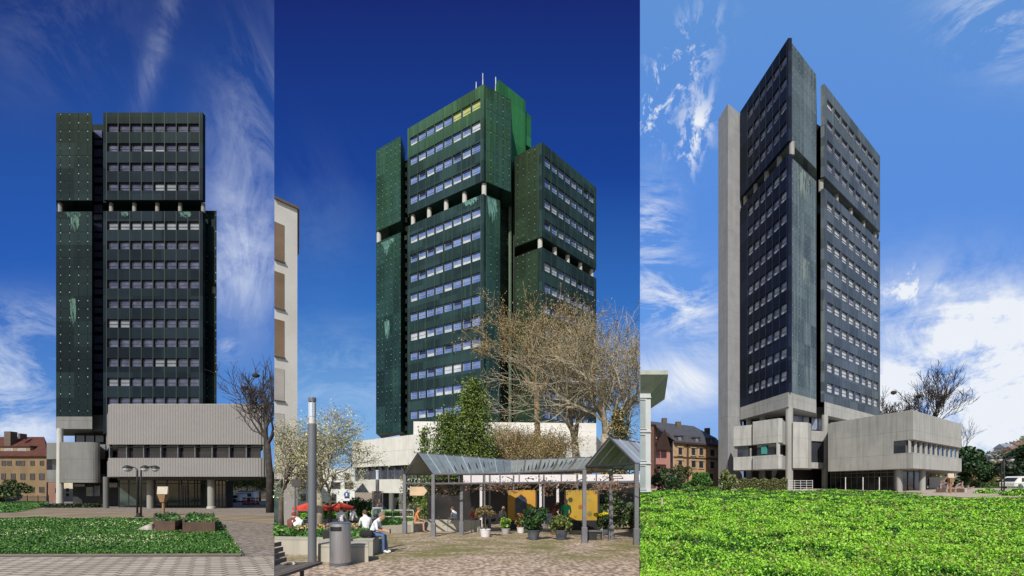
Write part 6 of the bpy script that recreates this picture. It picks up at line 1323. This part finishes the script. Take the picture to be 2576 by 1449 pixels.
for zz in (.1, .95): mb.wall(a_, b2, 0, 1, .02, -.02, g_+zz, g_+zz+.06)
mb.build('rails', M('rail_green', (.30, .42, .34), None, 1, .6), rl)
# leafless trees behind the podium
nests = 'leafless trees behind the third podium'
bt3 = bare_tree('bare_tree', G2(3, 2262, 96), 23.5, 'left bare tree with two nests behind the pale podium', nests, 71, 3, 5, 2, .55, .2, .34, MATS['bark_dark'], shrink=.74, trunk=.42, minr=.04, trunks=2, Lf=.16)
bare_tree('bare_tree', G2(3, 2342, 96), 26.5, 'right and tallest bare tree behind the pale podium', nests, 78, 3, 5, 2, .5, .26, .36, MATS['bark_dark'], lean=(.03, 0, 1), shrink=.75, trunk=.42, minr=.045, Lf=.165)
bare_tree('bare_tree', G2(3, 2428, 104), 15.5, 'small thin bare tree just right of the podium corner', nests, 73, 3, 4, 2, .5, .14, .12, MATS['bark_dark'], shrink=.72, trunk=.5, minr=.025, Lf=.2)
for i, (u, v) in enumerate(((2250, 929), (2307, 955))):
    q = near_tip(bt3, u+6, v+42); tag(MB().lathe((q.x, q.y, q.z), [(.05, -.5), (.45, -.3), (.55, 0), (.35, .3), (.05, .35)], 9).build('nest', MATS['bark_dark']), ('left' if i == 0 else 'right')+' dark twig nest in the left bare tree above the podium', 'nest')
# wooded hill with houses
nx, ny = 60, 14; aa = np.linspace(.84, 1.55, nx); yy = np.linspace(230, 460, ny); AA, YY = np.meshgrid(aa, yy); XX = AA*YY
def hill(a, y): 
    k = np.clip((a-.90)/.22, 0, 1); k = k*k*(3-2*k); return 1.2+k*np.clip((y-230)/170, 0, 1)*38*(1+.07*np.sin(a*40))+2*np.clip((y-230)/60, 0, 1)*np.clip((a-.86)*10, 0, 1)
ZZ = hill(AA, YY); idx = np.arange(nx*ny).reshape(ny, nx); fs = np.stack([idx[:-1, :-1].ravel(), idx[:-1, 1:].ravel(), idx[1:, 1:].ravel(), idx[1:, :-1].ravel()], 1)
me = bpy.data.meshes.new('hill'); me.from_pydata(np.stack([XX.ravel(), YY.ravel(), ZZ.ravel()], 1).tolist(), [], fs.tolist()); me.materials.append(M('hill_ground', (.09, .10, .04), (.16, .13, .08), .05, .95)); addobj('hill', me)['kind'] = 'structure'
r2 = np.random.default_rng(20); nt = 560; ta = r2.uniform(.90, 1.5, nt); ty = r2.uniform(235, 455, nt); C = []
for a_, y_ in zip(ta, ty):
    h_ = hill(a_, y_); rr_ = r2.uniform(3, 5.5); q = r2.normal(size=(130, 3)); q /= np.linalg.norm(q, axis=1)[:, None]; q *= .5+.5*r2.random((130, 1)); C.append(q*[rr_, rr_, rr_*1.1]+[a_*y_, y_, h_+rr_*.9])
tag(cloud('hill_wood', np.vstack(C), 1.5, [leafmat('wood_olive', (.10, .10, .05), (.15, .14, .075)), leafmat('wood_green', (.045, .075, .03), (.07, .10, .04)), leafmat('wood_brown', (.14, .10, .07), (.19, .15, .11))], None, 20, 3, quad=True, aspect=.9), 'distant mixed woodland covering the hillside at far right', 'woodland', kind='stuff')
for i, (u, yy_, v, w_, col) in enumerate(((2530, 340, 1136, 9, (.55, .55, .55)), (2549, 330, 1143, 8, (.5, .48, .42)), (2494, 320, 1163, 7, (.45, .40, .34)), (2563, 350, 1132, 9, (.6, .58, .56)), (2512, 300, 1176, 7, (.4, .36, .32)))):
    q = P(u, yy_); z_b = Z(v, yy_); root = empty('hillside_house', (q.x, yy_, z_b-5), ['white house highest in the middle of the hillside', 'cream house just below the highest white house', 'beige house at the left of the hillside cluster', 'white house at the right edge of the hillside', 'lowest house on the hillside, behind the plaza lamp'][i], 'house', 'houses on the wooded hill')
    MB().box((q.x-w_/2, yy_-4, z_b-5), (q.x+w_/2, yy_+4, z_b+2.5)).build('wall', M('hill_wall_%d' % i, col, None, 1, .9), root)
    MB().add([(q.x-w_*.55, yy_-4.6, z_b+2.5), (q.x+w_*.55, yy_-4.6, z_b+2.5), (q.x+w_*.55, yy_+4.6, z_b+2.5), (q.x-w_*.55, yy_+4.6, z_b+2.5), (q.x-w_*.5, yy_, z_b+5.5), (q.x+w_*.5, yy_, z_b+5.5)], [(0, 1, 5, 4), (1, 2, 5), (2, 3, 4, 5), (3, 0, 4)]).build('roof', M('hill_roof_%d' % (i % 2), ((.20, .24, .30), (.22, .12, .08))[i % 2], None, 1, .8), root)
    for k in (-1, 0, 1): MB().box((q.x+k*w_*.3-.6, yy_-4.06, z_b-.6), (q.x+k*w_*.3+.6, yy_-3.9, z_b+1.0)).build('window', MATS['glass_dark'], root)

for i, (u, y_, rx, rz_, lab) in enumerate(((1700, 47, 1.1, .35, 'low leafy tussock at the meadow edge left of the bramble mound'), (1888, 52, 1.0, .4, 'leafy tussock in front of the olive hedge'), (2098, 52.5, .8, .35, 'leafy tussock before the left end of the glazed podium floor'), (2215, 52, 1.2, .3, 'broad tussock before the right end of the glazed podium floor'), (2480, 50, 1.4, .4, 'yellow green tussock at the meadow edge near the plaza lamp'), (2556, 44, 1.5, .5, 'bright tussock at the right edge of the meadow'))):
    b = G2(3, u, y_); shrub('tussock', (b.x, b.y, b.z-.12), (rx, .6, rz_*.8), 900, .17, [MM[1], MM[2], MM[0]], lab, 'tussocks along the far edge of the meadow', 90+i, 3, stem=False, cat='plant')
# ------------------------------------------------------------------ camera, sun, sky
cam = bpy.data.cameras.new('camera'); co = bpy.data.objects.new('camera', cam); COL.objects.link(co)
co.location = (0, 0, EYE); co.rotation_euler = (R(90), 0, 0)
cam.sensor_width = 36; cam.lens = 36*F/2576; cam.shift_y = (HOR-724.5)/2576; cam.clip_end = 3000; cam.clip_start = .1
scn.camera = co
EL, AZ = 41., 14.                                   # sun behind the photographer, slightly to the left
sun = bpy.data.lights.new('sun', 'SUN'); so = bpy.data.objects.new('sun', sun); COL.objects.link(so)
sun.energy = 5.0; sun.angle = R(.5); sun.color = (1, .95, .87)
sd = Vector((-math.sin(R(AZ))*math.cos(R(EL)), -math.cos(R(AZ))*math.cos(R(EL)), math.sin(R(EL))))
so.rotation_euler = sd.to_track_quat('Z', 'Y').to_euler(); so.location = (0, -20, 60)
w = bpy.data.worlds.new('World'); scn.world = w; w.use_nodes = True
N, Lk = w.node_tree.nodes, w.node_tree.links
class WM: node_tree = w.node_tree
wm = WM(); bg = N['Background']; bg.inputs[1].default_value = 1
sky = N.new('ShaderNodeTexSky'); sky.sky_type = 'NISHITA'; sky.sun_disc = False; sky.sun_elevation = R(EL); sky.sun_rotation = math.atan2(sd.x, sd.y)
tc = N.new('ShaderNodeTexCoord'); sx = N.new('ShaderNodeSeparateXYZ'); Lk.new(tc.outputs['Generated'], sx.inputs[0])
dx, dy, dz = sx.outputs
dyp = mth(wm, 'MAXIMUM', dy, .02); a = mth(wm, 'DIVIDE', dx, dyp); t = mth(wm, 'DIVIDE', dz, dyp)
def px(u): return (u-CX)/F
def pt(v): return (HOR-v)/F
def cramp(f, stops):
    r = N.new('ShaderNodeValToRGB'); e = r.color_ramp.elements
    while len(e) < len(stops): e.new(.5)
    for i, (p_, c) in enumerate(stops): e[i].position = p_; e[i].color = (*c, 1)
    Lk.new(f, r.inputs[0]); return r.outputs[0]
tt = mth(wm, 'MULTIPLY', t, .95, clamp=True)        # 0 horizon .. 1 top of the view
s1 = cramp(tt, [(0, (.22, .42, .72)), (.15, (.10, .27, .66)), (.45, (.022, .11, .46)), (1, (.014, .040, .20))])
s2 = cramp(tt, [(0, (.30, .52, .80)), (.12, (.20, .42, .76)), (.36, (.035, .16, .52)), (.62, (.011, .055, .30)), (1, (.009, .022, .16))])
s3 = cramp(tt, [(0, (.30, .50, .84)), (.2, (.14, .34, .80)), (.55, (.10, .27, .73)), (1, (.12, .29, .66))])
def cloudmask(scale, rot, st, lo, hi, dist=.6, det=12):
    mp = N.new('ShaderNodeMapping'); mp.inputs['Rotation'].default_value = (0, rot, 0); mp.inputs['Scale'].default_value = st
    Lk.new(tc.outputs['Generated'], mp.inputs['Vector']); f = noi(wm, mp.outputs[0], scale, det, .70, dist); return ramp(wm, f, lo, hi)
def gauss(u, v, su, sv, shear=0.):
    A_ = mth(wm, 'DIVIDE', mth(wm, 'SUBTRACT', mth(wm, 'ADD', a, mth(wm, 'MULTIPLY', mth(wm, 'SUBTRACT', t, pt(v)), shear)), px(u)), su/F)
    B_ = mth(wm, 'DIVIDE', mth(wm, 'SUBTRACT', t, pt(v)), sv/F)
    return mth(wm, 'EXPONENT', mth(wm, 'MULTIPLY', mth(wm, 'ADD', mth(wm, 'MULTIPLY', A_, A_), mth(wm, 'MULTIPLY', B_, B_)), -1))
def total(base, mask_list, colr):
    m = None
    for noise_, g, k in mask_list:
        q = mth(wm, 'MULTIPLY', mth(wm, 'MULTIPLY', g, noise_), k); m = q if m is None else mth(wm, 'ADD', m, q)
    return mixc(wm, mth(wm, 'MINIMUM', m, 1.), base, colr)
wispA = cloudmask(4.2, .5, (2.4, 1, .8), .43, .66, 1.2); wispB = cloudmask(6., -.7, (.8, 1, 2.0), .42, .64, 1.0); puff = cloudmask(22, .7, (1, 1, .5), .50, .60, .4); soft = cloudmask(3.6, .2, (1, 1, 1.5), .36, .58, .8)
s1 = total(s1, [(wispA, gauss(610, 470, 105, 300, -.10), .42), (soft, gauss(610, 640, 110, 160), .55), (wispA, gauss(395, 120, 30, 180, -.3), .25), (wispB, gauss(20, 1000, 170, 150), 1.1), (wispB, gauss(60, 800, 130, 50), .5), (soft, gauss(20, 1090, 130, 35), .9), (wispB, gauss(570, 880, 28, 28), .9), (wispA, gauss(650, 700, 100, 90), .3), (soft, gauss(120, 60, 200, 160), .14)], (.66, .74, .90))
s2 = total(s2, [(wispB, gauss(850, 960, 200, 110), .38), (soft, gauss(800, 560, 120, 160), .06)], (.60, .75, .95))
s3 = total(s3, [(puff, gauss(1690, 190, 60, 130, -.5), 1.3), (puff, gauss(1745, 340, 40, 90, -.3), 1.2), (puff, gauss(1630, 290, 40, 60), .8), (wispB, gauss(1640, 560, 60, 90), 1.2), (wispB, gauss(1680, 760, 120, 100, .6), 1.25), (soft, gauss(1700, 960, 150, 70), 1.2), (wispB, gauss(2500, 60, 130, 110, .4), .85), (soft, gauss(2480, 900, 280, 170), 1.9), (wispB, gauss(2450, 800, 200, 90), .8), (soft, gauss(2330, 1050, 230, 90), 1.3), (puff, gauss(2290, 720, 75, 45), 1.1), (wispB, gauss(2500, 1120, 300, 50), 1.0), (soft, gauss(2250, 1000, 60, 90), .8), (puff, gauss(2285, 650, 8, 8), .9)], (.84, .88, .95))
c = mixc(wm, mth(wm, 'GREATER_THAN', a, A1), s1, s2); c = mixc(wm, mth(wm, 'GREATER_THAN', a, A2), c, s3)
nb = N.new('ShaderNodeVectorMath'); nb.operation = 'SCALE'; nb.inputs[3].default_value = .10; Lk.new(sky.outputs[0], nb.inputs[0])
front = mth(wm, 'GREATER_THAN', dy, .28)
Lk.new(mixc(wm, front, nb.outputs[0], c), bg.inputs[0])
scn.view_settings.view_transform = 'Standard'; scn.view_settings.look = 'None'; scn.view_settings.exposure = 0; scn.view_settings.gamma = 1
scn.render.engine = 'CYCLES'; scn.cycles.max_bounces = 5; scn.cycles.diffuse_bounces = 2; scn.cycles.glossy_bounces = 2; scn.cycles.use_denoising = True
